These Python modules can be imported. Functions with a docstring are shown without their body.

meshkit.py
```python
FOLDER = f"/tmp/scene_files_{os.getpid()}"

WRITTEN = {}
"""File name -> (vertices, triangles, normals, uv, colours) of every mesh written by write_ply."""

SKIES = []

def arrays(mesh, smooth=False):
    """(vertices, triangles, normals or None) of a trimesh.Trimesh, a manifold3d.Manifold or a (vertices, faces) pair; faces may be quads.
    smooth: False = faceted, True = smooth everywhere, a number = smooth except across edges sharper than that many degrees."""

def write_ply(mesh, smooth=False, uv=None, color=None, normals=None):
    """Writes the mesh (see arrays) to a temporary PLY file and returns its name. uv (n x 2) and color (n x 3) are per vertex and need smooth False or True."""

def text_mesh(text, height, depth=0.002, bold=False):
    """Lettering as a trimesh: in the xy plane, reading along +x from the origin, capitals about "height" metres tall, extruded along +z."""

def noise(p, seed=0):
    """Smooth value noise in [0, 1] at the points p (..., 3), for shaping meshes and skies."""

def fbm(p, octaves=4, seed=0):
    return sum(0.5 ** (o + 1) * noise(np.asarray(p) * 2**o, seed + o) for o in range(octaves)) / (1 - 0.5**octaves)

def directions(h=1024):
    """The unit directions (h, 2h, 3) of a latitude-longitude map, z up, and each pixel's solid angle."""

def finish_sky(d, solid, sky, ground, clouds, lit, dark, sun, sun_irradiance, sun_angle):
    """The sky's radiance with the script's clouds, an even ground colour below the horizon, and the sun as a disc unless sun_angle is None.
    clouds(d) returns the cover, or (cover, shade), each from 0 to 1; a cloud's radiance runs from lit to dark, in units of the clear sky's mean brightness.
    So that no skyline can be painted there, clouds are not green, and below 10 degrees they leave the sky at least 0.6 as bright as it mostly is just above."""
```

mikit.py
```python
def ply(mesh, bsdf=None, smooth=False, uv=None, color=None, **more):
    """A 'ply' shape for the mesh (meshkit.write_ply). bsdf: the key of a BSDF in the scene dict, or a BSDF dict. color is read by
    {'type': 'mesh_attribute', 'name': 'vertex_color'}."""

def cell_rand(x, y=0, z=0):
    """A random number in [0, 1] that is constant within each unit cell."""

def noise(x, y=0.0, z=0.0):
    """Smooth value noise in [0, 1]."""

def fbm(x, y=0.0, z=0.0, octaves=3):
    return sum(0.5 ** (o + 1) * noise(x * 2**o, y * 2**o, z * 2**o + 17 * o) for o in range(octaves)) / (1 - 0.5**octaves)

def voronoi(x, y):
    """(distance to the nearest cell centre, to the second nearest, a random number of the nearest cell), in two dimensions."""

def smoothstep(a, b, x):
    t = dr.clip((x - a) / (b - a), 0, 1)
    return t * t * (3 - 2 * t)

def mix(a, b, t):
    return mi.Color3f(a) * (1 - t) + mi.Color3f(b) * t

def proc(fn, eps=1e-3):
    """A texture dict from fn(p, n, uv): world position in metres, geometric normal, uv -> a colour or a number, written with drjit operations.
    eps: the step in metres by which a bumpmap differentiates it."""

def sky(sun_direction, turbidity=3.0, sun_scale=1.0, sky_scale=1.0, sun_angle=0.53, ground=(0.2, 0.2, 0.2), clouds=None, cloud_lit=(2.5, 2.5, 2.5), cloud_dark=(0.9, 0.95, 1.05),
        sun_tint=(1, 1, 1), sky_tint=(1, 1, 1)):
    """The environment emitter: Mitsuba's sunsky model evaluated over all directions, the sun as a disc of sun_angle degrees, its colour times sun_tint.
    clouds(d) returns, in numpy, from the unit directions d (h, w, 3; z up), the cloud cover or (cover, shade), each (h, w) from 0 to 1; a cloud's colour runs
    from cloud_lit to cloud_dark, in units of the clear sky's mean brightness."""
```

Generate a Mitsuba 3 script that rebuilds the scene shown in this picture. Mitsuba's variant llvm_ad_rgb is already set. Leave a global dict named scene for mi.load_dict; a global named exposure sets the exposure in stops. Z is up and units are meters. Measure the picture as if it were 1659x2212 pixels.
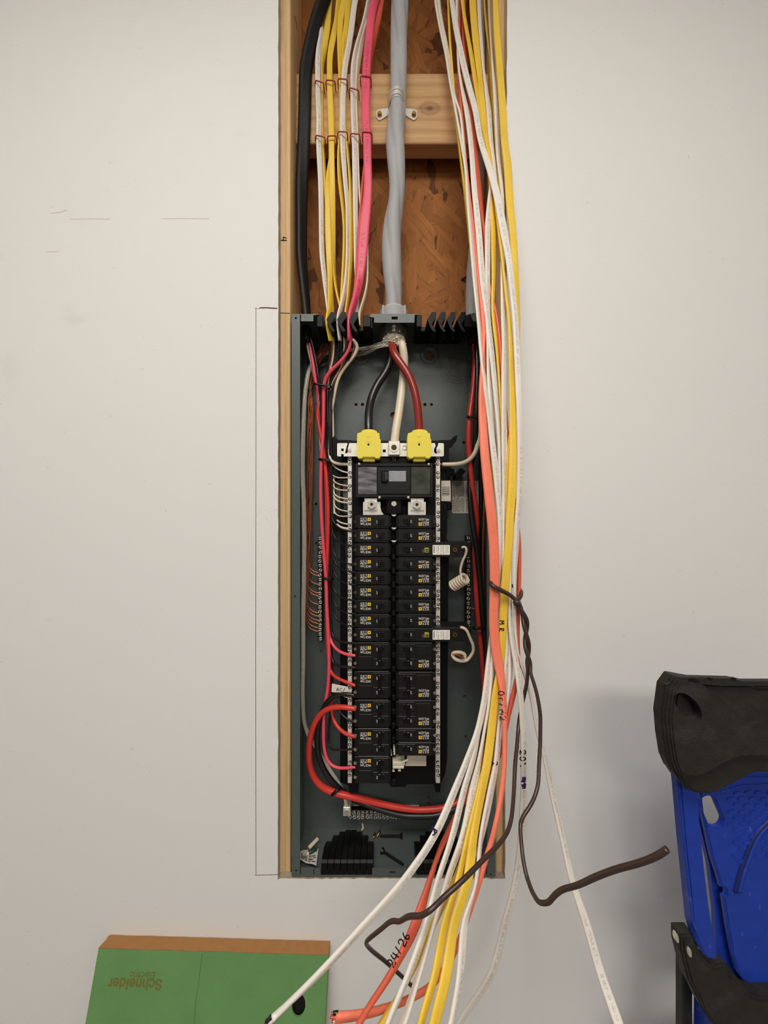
import math, random
import numpy as np, trimesh, mitsuba as mi, drjit as dr
import mikit, meshkit
from mikit import noise, fbm, voronoi, cell_rand, smoothstep, mix, proc
from scipy.interpolate import PchipInterpolator
from shapely.geometry import Polygon, Point
from shapely.geometry import box as sbox
import shapely

random.seed(7); rng = np.random.default_rng(7)
T = mi.ScalarTransform4f
scene, labels = {}, {}

# ---------------------------------------------------------------- camera, lamps, exposure
# metres; wall face is y = 0, the room is at y < 0, the stud bay at y > 0
CAM, ZC = 0.64, 1.40                      # distance of the lens to the wall, height of the lens
W, H = 1659, 2212
F = 777.6                                  # focal length in pixels of the frame
exposure = 0.18
scene['camera'] = {'type': 'perspective', 'fov': 2 * math.degrees(math.atan(W / 2 / F)), 'fov_axis': 'x',
                   'to_world': T().look_at(origin=[0, -CAM, ZC], target=[0, 0, ZC], up=[0, 0, 1]), 'near_clip': 0.01, 'far_clip': 50.0}
LAMP_COLOR = np.array([1.0, 0.957, 0.888])
LAMPS = [  # centre x, y, half length x, half width y, radiance
    (-0.12, -1.15, 0.62, 0.30, 10.0),
    (0.05, -2.7, 0.62, 0.30, 15.5),
]
ROOM = dict(x0=-2.6, x1=2.4, y0=-4.6, z1=2.70)

# ---------------------------------------------------------------- helpers
def lin(r, g, b):
    c = np.array([r, g, b], float) / 255
    return [float(v) for v in np.where(c <= 0.04045, c / 12.92, ((c + 0.055) / 1.055) ** 2.4)]

def rgb(c):
    return {'type': 'rgb', 'value': [float(v) for v in c]}

def mat(name, color, rough=0.5, metal=0.0, spec=0.5, coat=0.0, bump=None, bump_scale=1.0, **kw):
    base = color if isinstance(color, dict) else rgb(color)
    d = {'type': 'principled', 'base_color': base, 'roughness': rough, 'metallic': metal, 'specular': spec}
    if coat: d['clearcoat'] = coat; d['clearcoat_gloss'] = 0.9
    d.update(kw)
    if bump is not None:
        d = {'type': 'bumpmap', 'arbitrary': bump, 'scale': bump_scale, 'bsdf': d}
    scene['m_' + name] = {'type': 'twosided', 'bsdf': d}
    return 'm_' + name

def sc(Y):
    return (CAM + Y) / F

def P(px, py, Y=0.0):
    """Point of the place that stands at depth Y and is seen at this pixel of the photograph."""
    return np.array([(px - W / 2) * sc(Y), Y, ZC + (H / 2 - py) * sc(Y)])

def key_for(name):
    if name not in scene and name not in THINGS: return name
    k = 1
    while f'{name}_{k:03d}' in scene or f'{name}_{k:03d}' in THINGS: k += 1
    return f'{name}_{k:03d}'

THINGS = set()
def thing(name, label, cat, group=None):
    k = key_for(name); THINGS.add(k)
    labels[k] = {'label': label, 'category': cat}
    if group: labels[k]['group'] = group
    return k

def part(parent, name, mesh, m, smooth=False, label=None, kind=None, **kw):
    k = key_for(f'{parent}__{name}')
    scene[k] = mikit.ply(mesh, m, smooth, **kw)
    if label or kind:
        labels[k] = {}
        if label: labels[k]['label'] = label
        if kind: labels[k]['kind'] = kind
    return k

def solo(name, label, cat, mesh, m, smooth=False, group=None, kind=None, **kw):
    k = key_for(name)
    scene[k] = mikit.ply(mesh, m, smooth, **kw)
    labels[k] = {'label': label, 'category': cat}
    if group: labels[k]['group'] = group
    if kind: labels[k]['kind'] = kind
    return k

def struct(name, mesh, m, smooth=False, label=None):
    scene[name] = mikit.ply(mesh, m, smooth)
    labels[name] = {'kind': 'structure', 'label': label or name.replace('_', ' '), 'category': name.split('_')[0]}
    return name

def cat_(ms):
    return trimesh.util.concatenate(ms)

def rbox(p0, p1, c=0.001):
    """Box between two corners with chamfered edges."""
    a, b = np.minimum(p0, p1), np.maximum(p0, p1)
    c = min(c, 0.45 * float((b - a).min()))
    if c <= 1e-6:
        m = trimesh.creation.box(b - a); m.apply_translation((a + b) / 2); return m
    pts = []
    for ix in (0, 1):
        for iy in (0, 1):
            for iz in (0, 1):
                q = np.array([(a, b)[ix][0], (a, b)[iy][1], (a, b)[iz][2]])
                s = np.array([1 - 2 * ix, 1 - 2 * iy, 1 - 2 * iz]) * c
                for k in range(3):
                    r = q + s; r[k] = q[k]; pts.append(r)
    return trimesh.convex.convex_hull(np.array(pts))

def bpx(x0, y0, x1, y1, Y0, Y1, c=0.001):
    """Chamfered box whose front face, at depth Y0, fills this pixel rectangle."""
    a, b = P(x0, y0, Y0), P(x1, y1, Y0)
    return rbox([a[0], Y0, b[2]], [b[0], Y1, a[2]], c)

def prism(poly, Y0, Y1):
    """Shapely polygon in (x, z) metres extruded from depth Y0 to Y1."""
    ms = []
    for g in getattr(poly, 'geoms', [poly]):
        m = trimesh.creation.extrude_polygon(g, Y1 - Y0, engine='earcut')
        v = m.vertices.copy()
        m = trimesh.Trimesh(np.stack([v[:, 0], Y0 + v[:, 2], v[:, 1]], 1), m.faces[:, ::-1], process=False)
        ms.append(m)
    return cat_(ms)

def pxpoly(pts, Y):
    q = [P(x, y, Y) for x, y in pts]
    return Polygon([(p[0], p[2]) for p in q])

def ppx(pts, Y0, Y1, holes=(), rnd=0.0):
    g = pxpoly(pts, Y0)
    if rnd: g = g.buffer(-rnd).buffer(rnd, quad_segs=4)
    for h in holes: g = g.difference(h)
    return prism(g, Y0, Y1)

def circ(px, py, rpx, Y, n=8):
    p = P(px, py, Y)
    return Point(p[0], p[2]).buffer(rpx * sc(Y), quad_segs=n)

def cyl(p0, p1, r, n=16, r1=None):
    p0, p1 = np.asarray(p0, float), np.asarray(p1, float)
    return tube(np.array([p0, p1]), [r, r if r1 is None else r1], n)

def frames(p):
    t = np.gradient(p, axis=0); t /= np.linalg.norm(t, axis=1, keepdims=True) + 1e-12
    return t

def tube(p, r, n=10, caps=True):
    """Round tube along points p with radius r (number or per point), parallel-transport frames."""
    p = np.asarray(p, float); r = np.broadcast_to(r, len(p))
    t = frames(p)
    a = np.array([0, 1.0, 0]) if abs(t[0][1]) < 0.9 else np.array([1.0, 0, 0])
    s = np.cross(t[0], a); s /= np.linalg.norm(s)
    ring, verts = np.arange(n) / n * 2 * np.pi, []
    for i in range(len(p)):
        s = s - t[i] * (s @ t[i]); s /= np.linalg.norm(s)
        u = np.cross(t[i], s)
        verts.append(p[i] + r[i] * (np.cos(ring)[:, None] * s + np.sin(ring)[:, None] * u))
    v = np.vstack(verts)
    k = np.arange(n); f = []
    for i in range(len(p) - 1):
        A, B = i * n + k, i * n + (k + 1) % n
        f.append(np.stack([A, B, B + n], 1)); f.append(np.stack([A, B + n, A + n], 1))
    if caps:
        v = np.vstack([v, p[:1], p[-1:]]); c0, c1 = len(v) - 2, len(v) - 1
        f.append(np.stack([np.full(n, c0), (k + 1) % n, k], 1))
        e = (len(p) - 1) * n
        f.append(np.stack([np.full(n, c1), e + k, e + (k + 1) % n], 1))
    return trimesh.Trimesh(v, np.vstack(f), process=False)

def curve(pts, step=9.0, cols=None):
    """Smooth interpolation through control points (px, py, ...) by arc length in the picture's frame: rows of values."""
    a = np.array(pts, float)
    s = np.concatenate([[0], np.cumsum(np.hypot(np.diff(a[:, 0]), np.diff(a[:, 1])) + 1e-3)])
    n = max(4, int(s[-1] / step))
    q = np.linspace(0, s[-1], n)
    return np.stack([PchipInterpolator(s, a[:, k])(q) for k in range(a.shape[1])], 1)

def smooth_rows(c, it=2):
    for _ in range(it):
        d = c.copy(); d[1:-1] = (c[:-2] + 2 * c[1:-1] + c[2:]) / 4; c = d
    return c

def wire(pts, n=8, step=9.0, it=2):
    """Round wire from control points (px, py, width px, depth Y)."""
    c = smooth_rows(curve(pts, step), it)
    p = np.array([P(x, y, Y) for x, y, w, Y in c])
    return tube(p, c[:, 2] / 2 * sc(c[:, 3]), n)

SAMPLES = {}
def run_on(pts):
    """Cables that leave the picture go on: up towards the ceiling, down towards the floor."""
    pts = [tuple(p) for p in pts]
    if pts[0][1] <= -18:
        x, y, w, Y = pts[0]; s = float(np.clip((pts[0][0] - pts[1][0]) / max(4, pts[1][1] - pts[0][1]), -0.25, 0.25))
        pts = [(x + s * 160, -235, w, Y + .004), (x + s * 75, -110, w, Y + .002)] + pts
    if pts[-1][1] >= 2224:
        a, b = pts[-3], pts[-1]; k = 150 / (b[1] - a[1])
        pts.append((b[0] + (b[0] - a[0]) * k * .85, b[1] + 150, b[2], b[3] + (b[3] - a[3]) * k * .5))
    return pts
def flat(pts, thick=0.0048, wide=0.0108, step=9.0, it=3, nn=18, lobes=0.10, tag=None):
    """Flat two-wire cable: control points (px, py, seen width px, depth Y); it turns on its axis as the seen width says."""
    c = smooth_rows(curve(run_on(pts), step), it)
    p = np.array([P(x, y, Y) for x, y, w, Y in c])
    w = c[:, 2] * sc(c[:, 3])
    t = frames(p)
    s = np.cross(t, [0, 1.0, 0]); s /= np.linalg.norm(s, axis=1, keepdims=True) + 1e-9
    for i in range(1, len(s)):
        if s[i] @ s[i - 1] < 0: s[i] = -s[i]
    nrm = np.cross(s, t)
    a = np.maximum(wide, w); b = np.full(len(p), thick)
    cos2 = np.clip((w ** 2 - b ** 2) / (a ** 2 - b ** 2), 0, 1)
    th = np.arccos(np.sqrt(cos2)); 
    for _ in range(4): th[1:-1] = (th[:-2] + 2 * th[1:-1] + th[2:]) / 4
    phi = np.pi / 2 + np.arange(nn + 1) / nn * 2 * np.pi
    cx, cy = np.cos(phi), np.sin(phi)
    ex = np.sign(cx) * np.abs(cx) ** (2 / 2.6); ey = np.sign(cy) * np.abs(cy) ** (2 / 2.6)
    ey = ey * (1 - lobes * np.exp(-(ex / 0.32) ** 2))
    L = np.concatenate([[0], np.cumsum(np.linalg.norm(np.diff(p, axis=0), axis=1))])
    V, UV = [], []
    for i in range(len(p)):
        x, y = a[i] / 2 * ex, b[i] / 2 * ey
        ct, st = math.cos(th[i]), math.sin(th[i])
        V.append(p[i] + (x * ct - y * st)[:, None] * s[i] + (x * st + y * ct)[:, None] * nrm[i])
        UV.append(np.stack([np.arange(nn + 1) / nn, np.full(nn + 1, L[i])], 1))
    m, k, f = nn + 1, np.arange(nn), []
    for i in range(len(p) - 1):
        A, B = i * m + k, i * m + k + 1
        f.append(np.stack([A, B, B + m], 1)); f.append(np.stack([A, B + m, A + m], 1))
    V, UV = np.vstack(V + [p[:1], p[-1:]]), np.vstack(UV + [[[0.0, 0.0]], [[0.0, L[-1]]]])
    c0, c1, e = len(V) - 2, len(V) - 1, (len(p) - 1) * m
    f.append(np.stack([np.full(nn, c0), k + 1, k], 1)); f.append(np.stack([np.full(nn, c1), e + k, e + k + 1], 1))
    if tag: SAMPLES[tag] = c
    F_ = np.vstack(f)
    msh = trimesh.Trimesh(V, F_, process=False)
    if msh.volume < 0: msh = trimesh.Trimesh(V, F_[:, ::-1], process=False)
    return msh, UV

def depth_at(tag, py):
    c = SAMPLES[tag]
    return float(c[np.argmin(abs(c[:, 1] - py)), 3])

GLYPH = {  # strokes in a unit box, x along the writing, y up
    '2': [[(0.05, 0.75), (0.25, 1), (0.6, 0.95), (0.65, 0.65), (0.05, 0.05), (0.75, 0.05)]],
    '4': [[(0.25, 1), (0.03, 0.42), (0.68, 0.45)], [(0.6, 1), (0.5, 0)]],
    '6': [[(0.55, 1), (0.15, 0.6), (0.05, 0.2), (0.3, 0), (0.6, 0.2), (0.4, 0.45), (0.1, 0.35)]],
    '/': [[(0.0, 0), (0.5, 1.05)]], '\\': [[(0.0, 1.05), (0.5, 0)]],
    '0': [[(0.35, 1), (0.05, 0.6), (0.1, 0.15), (0.4, 0), (0.65, 0.4), (0.55, 0.85), (0.35, 1)]],
    '1': [[(0.1, 0.7), (0.35, 1), (0.3, 0)]],
    '9': [[(0.6, 0.9), (0.3, 1), (0.1, 0.7), (0.35, 0.5), (0.6, 0.75), (0.55, 0)]],
    'Y': [[(0.0, 1), (0.3, 0.55)], [(0.65, 1), (0.15, 0)]],
    'M': [[(0.0, 0), (0.1, 0.95), (0.35, 0.4), (0.6, 1), (0.7, 0)]],
    'R': [[(0.1, 0), (0.1, 1), (0.5, 0.95), (0.5, 0.6), (0.1, 0.5), (0.65, 0)]],
    'O': [[(0.35, 1), (0.05, 0.6), (0.1, 0.15), (0.4, 0), (0.65, 0.4), (0.55, 0.85), (0.35, 1)]],
    'r': [[(0.1, 0.65), (0.15, 0)], [(0.13, 0.4), (0.35, 0.65), (0.55, 0.6)]],
    'W': [[(0.0, 1), (0.15, 0), (0.35, 0.7), (0.55, 0), (0.7, 1)]],
    'A': [[(0.0, 0), (0.3, 1), (0.6, 0)], [(0.12, 0.4), (0.5, 0.4)]],
    'C': [[(0.6, 0.85), (0.3, 1), (0.05, 0.6), (0.15, 0.1), (0.6, 0.1)]],
    'H': [[(0.05, 1), (0.05, 0)], [(0.6, 1), (0.6, 0)], [(0.05, 0.5), (0.6, 0.5)]],
    '#': [[(0, 0.2), (0.1, 0.9), (0.2, 0.1), (0.3, 0.95), (0.4, 0.1), (0.5, 0.9), (0.6, 0.15), (0.7, 0.9), (0.8, 0.1), (0.9, 0.8), (1.0, 0.2)],
          [(0, 0.6), (1.0, 0.5)], [(0, 0.35), (1.0, 0.3)], [(0, 0.8), (1.0, 0.72)]],
}
def writing(parent, text, at, direction, h, Yf, m, pen=1.7, gap=0.95, label=None):
    """Pen strokes of 'text' on something at depth Yf(py); 'at' in pixels, h = letter height in pixels."""
    d = np.array(direction, float); d /= np.linalg.norm(d); up = np.array([d[1], -d[0]])
    o, ms = np.array(at, float), []
    for ch in text:
        for st in GLYPH.get(ch, []):
            q = [o + d * x * h + up * (y - 0.5) * h for x, y in st]
            c = curve([(a[0], a[1]) for a in q], 1.5) if len(q) > 2 else np.array(q)
            p = np.array([P(x, y, Yf(y)) for x, y in c])
            tb = tube(p, pen / 2 * sc(Yf(c[0][1])), 6)
            ms.append(tb)
        o = o + d * h * (gap if ch != '#' else 1.2)
    part(parent, 'handwriting', cat_(ms), m, True, label=label)

# ---------------------------------------------------------------- materials
def near(p, x, z, rx, rz):
    return dr.exp(-(dr.square((p.x - x) / rx) + dr.square((p.z - z) / rz)))

def _wall(p, n, uv):
    g = 0.03 * (fbm(p.x * 3, p.y * 3, p.z * 3, 4) - 0.5) + 0.03 * (noise(p.x * 900, p.y * 900, p.z * 900) - 0.5)
    c = mi.Color3f(0.80, 0.790, 0.772) * (1 + g)
    sm = near(p, P(162, 690)[0], P(162, 690)[2], 0.018, 0.008) + 0.5 * near(p, P(20, 770)[0], P(0, 800)[2], 0.02, 0.03) + 0.5 * near(p, P(148, 668)[0], P(0, 668)[2], 0.012, 0.010) \
        + 0.4 * near(p, P(520, 290)[0], P(0, 290)[2], 0.012, 0.006)
    sm = sm * (0.3 + 0.7 * fbm(p.x * 200, 0.0, p.z * 200, 3))
    dot = smoothstep(0.93, 0.96, noise(p.x * 240, 3.0, p.z * 240)) * smoothstep(0.72, 0.8, noise(p.x * 35, 1.0, p.z * 35))
    return c * (1 - 0.13 * dr.clip(sm, 0, 1)) * (1 - 0.18 * dot)
M_WALL = mat('wall', proc(_wall), 0.75, spec=0.2, bump=proc(lambda p, n, uv: fbm(p.x * 350, p.y * 350, p.z * 350, 3)), bump_scale=0.0002)
M_PLAIN = mat('plain_wall', (0.55, 0.54, 0.52), 0.8, spec=0.2)
M_CEIL = mat('ceiling', (0.78, 0.77, 0.75), 0.85, spec=0.2)
M_FLOOR = mat('floor', proc(lambda p, n, uv: mi.Color3f(0.20, 0.19, 0.18) * (0.8 + 0.4 * fbm(p.x * 4, p.y * 4, 0.0, 4))), 0.6)
M_GYPSUM = mat('gypsum', proc(lambda p, n, uv: mix(lin(150, 138, 122), lin(176, 163, 146), noise(p.x * 300, p.y * 500, p.z * 120))), 0.9, spec=0.1)

def _wood(base_d, base_l, ax):
    def fn(p, n, uv):
        a, b, c = (p.x, p.y, p.z) if ax == 'z' else (p.z, p.y, p.x)
        wob = 0.004 * (noise(c * 5, a * 20, b * 20) - 0.5)
        ringp = (a + wob) * 130 + b * 60 + 0.8 * noise(c * 3, 2.0, 1.0)
        ring = 0.5 + 0.5 * dr.sin(ringp * 6.283 * 0.35)
        fib = fbm(a * 700, b * 700, c * 14, 3)
        t = dr.clip(0.25 + 0.45 * ring * ring * 0.7 + 0.75 * (fib - 0.35), 0, 1)
        return mix(base_l, base_d, t)
    return fn
M_STUD = mat('stud', proc(_wood(lin(186, 146, 98), lin(228, 198, 152), 'z')), 0.62, spec=0.3)
_kx, _kz = P(927, 244, 0.06)[0], P(927, 244, 0.06)[2]
def _block(p, n, uv):
    c = _wood(lin(166, 124, 80), lin(214, 176, 128), 'x')(p, n, uv)
    d = dr.sqrt(dr.square((p.x - _kx) / 1.6) + dr.square(p.z - _kz))
    k = dr.exp(-dr.square(d / 0.0065))
    ringk = dr.exp(-dr.square((d - 0.011) / 0.003)) * 0.35
    return mix(c, lin(96, 62, 34), dr.clip(k * 0.9 + ringk, 0, 1))
M_BLOCK = mat('block', proc(_block), 0.62, spec=0.3)

def _osb(p, n, uv):
    x, z = p.x + 3.0, p.z + 5.0
    c, grain = mi.Color3f(lin(96, 58, 28)), noise(x * 500, 0.0, z * 60)
    c = c * (0.8 + 0.4 * grain)
    for k, (ang, L, B, dens, tone) in enumerate(((1.45, .13, .034, .8, .42), (1.15, .12, .026, .5, .5), (0.45, .11, .022, .28, .52), (1.85, .13, .028, .5, .46), (-0.6, .11, .018, .26, .55), (1.5, .12, .022, .42, .58), (2.3, .10, .013, .24, .6))):
        ca, sa = math.cos(ang), math.sin(ang)
        u, v = (x * ca + z * sa) / L, (-x * sa + z * ca) / B
        v = v + 0.35 * (noise(u * 2.3, v * 0.25, 3.0 * k) - 0.5) + 0.10 * (noise(u * 13, v, 1.0 * k) - 0.5)
        iv = dr.floor(v)
        u = u + cell_rand(iv, k, 4) * 7
        iu = dr.floor(u)
        r, r2 = cell_rand(iu, iv, k + 11), cell_rand(iu, iv, k + 51)
        fu, fv = u - iu - 0.5, v - iv - 0.5
        wid = 0.46 * (1 - 0.75 * smoothstep(0.28, 0.5, dr.abs(fu) + 0.12 * (noise(fv * 9, iu, iv) - 0.5)))
        inside = (r < dens) & (dr.abs(fv) < wid) & (dr.abs(fu) < 0.48)
        gr = noise(u * 3.0 + r * 40, v * 9.0, r2 * 30) * 0.6 + 0.4 * noise(u * 9 + r * 9, v * 26, r2 * 11)
        t = dr.clip(tone * 0.62 + 0.26 * r2 + 0.42 * (gr - 0.5), 0, 1)
        col = mix(lin(106, 62, 28), lin(190, 124, 66), t)
        col = col * (1 - 0.5 * smoothstep(0.86, 1.0, fv / wid) * smoothstep(0.3, 0.7, noise(u * 4, iv, iu)))
        c = dr.select(inside, col, c)
    return c * (1 - 0.22 * smoothstep(0.94, 0.97, noise(x * 60, 2.0, z * 30)))
M_OSB = mat('osb', proc(_osb), 0.7, spec=0.25, bump=proc(lambda p, n, uv: noise(p.x * 160, 0.0, p.z * 110) + 0.5 * noise(p.x * 500, 1.0, p.z * 260)), bump_scale=0.0010)

def _print(base, ink, strength, cu=0.5, wu=0.045):
    base, ink = mi.ScalarColor3f(base), mi.ScalarColor3f(ink)
    def fn(p, n, uv):
        u, v = uv.x, uv.y
        du = (u - cu) / wu
        inside = dr.select(dr.abs(du) < 1, 1.0, 0.0)
        seg = smoothstep(0.22, 0.32, noise(v * 14, 7.0, 3.0))
        ch = dr.select((noise(v * 1900, du * 2.2 + 9, 1.0) > 0.52) & (noise(v * 450, 4.0, 2.0) > 0.28), 1.0, 0.0)
        g = 1 + 0.05 * (noise(p.x * 700, p.y * 700, p.z * 700) - 0.5)
        grime = 0.07 * smoothstep(0.5, 0.8, fbm(p.x * 40, p.y * 40, p.z * 16, 3))
        return mix(base * g * (1 - grime), ink, inside * seg * ch * strength)
    return fn
M_WHITE = mat('white_jacket', proc(_print(lin(226, 219, 210), lin(122, 120, 120), 0.48)), 0.42, spec=0.45)
M_WHITE2 = mat('white_jacket_plain', lin(224, 218, 208), 0.42, spec=0.45)
M_YELLOW = mat('yellow_jacket', proc(_print(lin(232, 194, 66), lin(160, 125, 30), 0.14)), 0.42, spec=0.45)
M_PINK = mat('pink_jacket', proc(_print(lin(231, 84, 112), lin(150, 30, 60), 0.7, 0.5, 0.05)), 0.42, spec=0.45)
M_ORANGE = mat('orange_jacket', proc(_print(lin(244, 128, 100), lin(200, 84, 70), 0.2)), 0.42, spec=0.45)
M_RUST = mat('rust_jacket', lin(206, 90, 66), 0.42, spec=0.45)
M_BLACKJ = mat('black_jacket', lin(23, 22, 21), 0.5, spec=0.3)
M_GRAYJ = mat('gray_jacket', proc(lambda p, n, uv: mi.Color3f(lin(168, 168, 170)) * (0.92 + 0.16 * fbm(p.x * 60, p.y * 60, p.z * 25, 3))), 0.55, spec=0.3)
M_BROWNW = mat('brown_wire', lin(58, 41, 35), 0.32, spec=0.5)
M_REDW = mat('red_wire', lin(208, 60, 50), 0.32, spec=0.5)
M_REDBIG = mat('red_feeder', lin(142, 42, 32), 0.25, spec=0.5, coat=0.5)
M_PINKW = mat('pink_wire', lin(234, 82, 100), 0.35, spec=0.5)
M_BLACKW = mat('black_wire', lin(30, 29, 29), 0.28, spec=0.5)
M_CREAM = mat('cream_wire', lin(222, 208, 184), 0.35, spec=0.5)
M_GREEN = mat('green_sleeve', lin(18, 62, 44), 0.4)
M_COPPER = mat('copper', lin(200, 116, 78), 0.26, metal=0.8)
M_ALU = mat('aluminium', lin(228, 222, 208), 0.34, metal=0.35)
M_TIN = mat('tinned_bar', proc(lambda p, n, uv: mi.Color3f(0.80, 0.77, 0.70) * (0.88 + 0.2 * noise(p.x * 300, p.y * 300, p.z * 120))), 0.42, metal=0.45)
M_STEEL = mat('steel', lin(226, 222, 214), 0.25, metal=0.5)
M_GALV = mat('galvanised', lin(236, 234, 228), 0.3, metal=0.72)
M_SCREW = mat('zinc_screw', lin(200, 196, 188), 0.3, metal=0.6)
M_DARKMETAL = mat('dark_metal', lin(70, 64, 52), 0.4, metal=1.0)
M_BRASS = mat('brass', lin(160, 130, 70), 0.35, metal=1.0)
M_PANEL = mat('panel_paint', proc(lambda p, n, uv: mi.Color3f(lin(80, 88, 86)) * (0.93 + 0.14 * fbm(p.x * 220, p.y * 220, p.z * 220, 2))), 0.42, spec=0.5)
M_PLASTIC = mat('black_plastic', lin(14, 14, 14), 0.42, spec=0.16)
M_BREAKER = mat('breaker_case', lin(24, 24, 23), 0.42, spec=0.32)
M_TOGGLE = mat('toggle', lin(9, 9, 9), 0.4, spec=0.3)
M_VOID = mat('dark_plastic', lin(12, 12, 12), 0.6, spec=0.3)
M_SMOKE = mat('smoked_face', proc(lambda p, n, uv: mix(lin(62, 62, 66), lin(150, 147, 152), dr.clip(fbm(p.x * 40 + p.z * 30, 1.0, p.z * 140, 4) * 1.5 - 0.3, 0, 1))), 0.2, spec=0.6)
M_SMOKE2 = mat('smoked_face_dim', proc(lambda p, n, uv: mix(lin(40, 42, 38), lin(76, 78, 68), dr.clip(fbm(p.x * 60, 1.0, p.z * 90, 4) * 1.5 - 0.3, 0, 1))), 0.22, spec=0.6)
M_LUGYEL = mat('lug_cover_yellow', lin(240, 222, 82), 0.45, spec=0.4)
M_LABEL = mat('label_paper', lin(214, 206, 194), 0.6, spec=0.2)
M_LABELW = mat('label_white', lin(236, 232, 224), 0.5, spec=0.2)
M_FOIL = mat('label_foil', proc(lambda p, n, uv: mix(lin(128, 130, 136), lin(176, 176, 180), noise(p.x * 900, 0.0, p.z * 900))), 0.5, spec=0.3)
M_INK = mat('ink', lin(26, 22, 26), 0.6, spec=0.2)
M_PURPLE = mat('purple_ink', lin(48, 28, 74), 0.6, spec=0.2)
M_GREYINK = mat('grey_ink', lin(92, 86, 80), 0.7, spec=0.1)
M_PENCIL = mat('pencil', lin(122, 112, 100), 0.8, spec=0.1)
M_MARK = mat('marker_brown', lin(92, 70, 54), 0.8, spec=0.1)
M_PRINTW = mat('white_print', lin(214, 208, 200), 0.6, spec=0.2)
M_PRINTG = mat('grey_print', lin(120, 118, 112), 0.6, spec=0.2)
M_PRINTY = mat('yellow_print', lin(226, 186, 64), 0.6, spec=0.2)
M_WARN = mat('warning_orange', lin(176, 62, 34), 0.6, spec=0.2)
M_MAGENTA = mat('magenta_print', lin(120, 50, 110), 0.6, spec=0.2)
M_LIME = mat('lime_button', lin(150, 156, 60), 0.5, spec=0.3)
M_STAPLE = mat('staple_red', lin(168, 74, 70), 0.45, spec=0.4)
M_TIE = mat('cable_tie', lin(18, 18, 18), 0.4, spec=0.5)
M_BEIGE = mat('beige_plastic', lin(196, 184, 166), 0.5, spec=0.4)
M_IVORY = mat('ivory_plastic', lin(222, 216, 190), 0.45, spec=0.4)
M_LOCKNUT = mat('locknut', proc(lambda p, n, uv: mi.Color3f(lin(124, 116, 108)) * (0.7 + 0.6 * noise(p.x * 400, p.y * 400, 0.0))), 0.4, metal=0.6)
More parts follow.
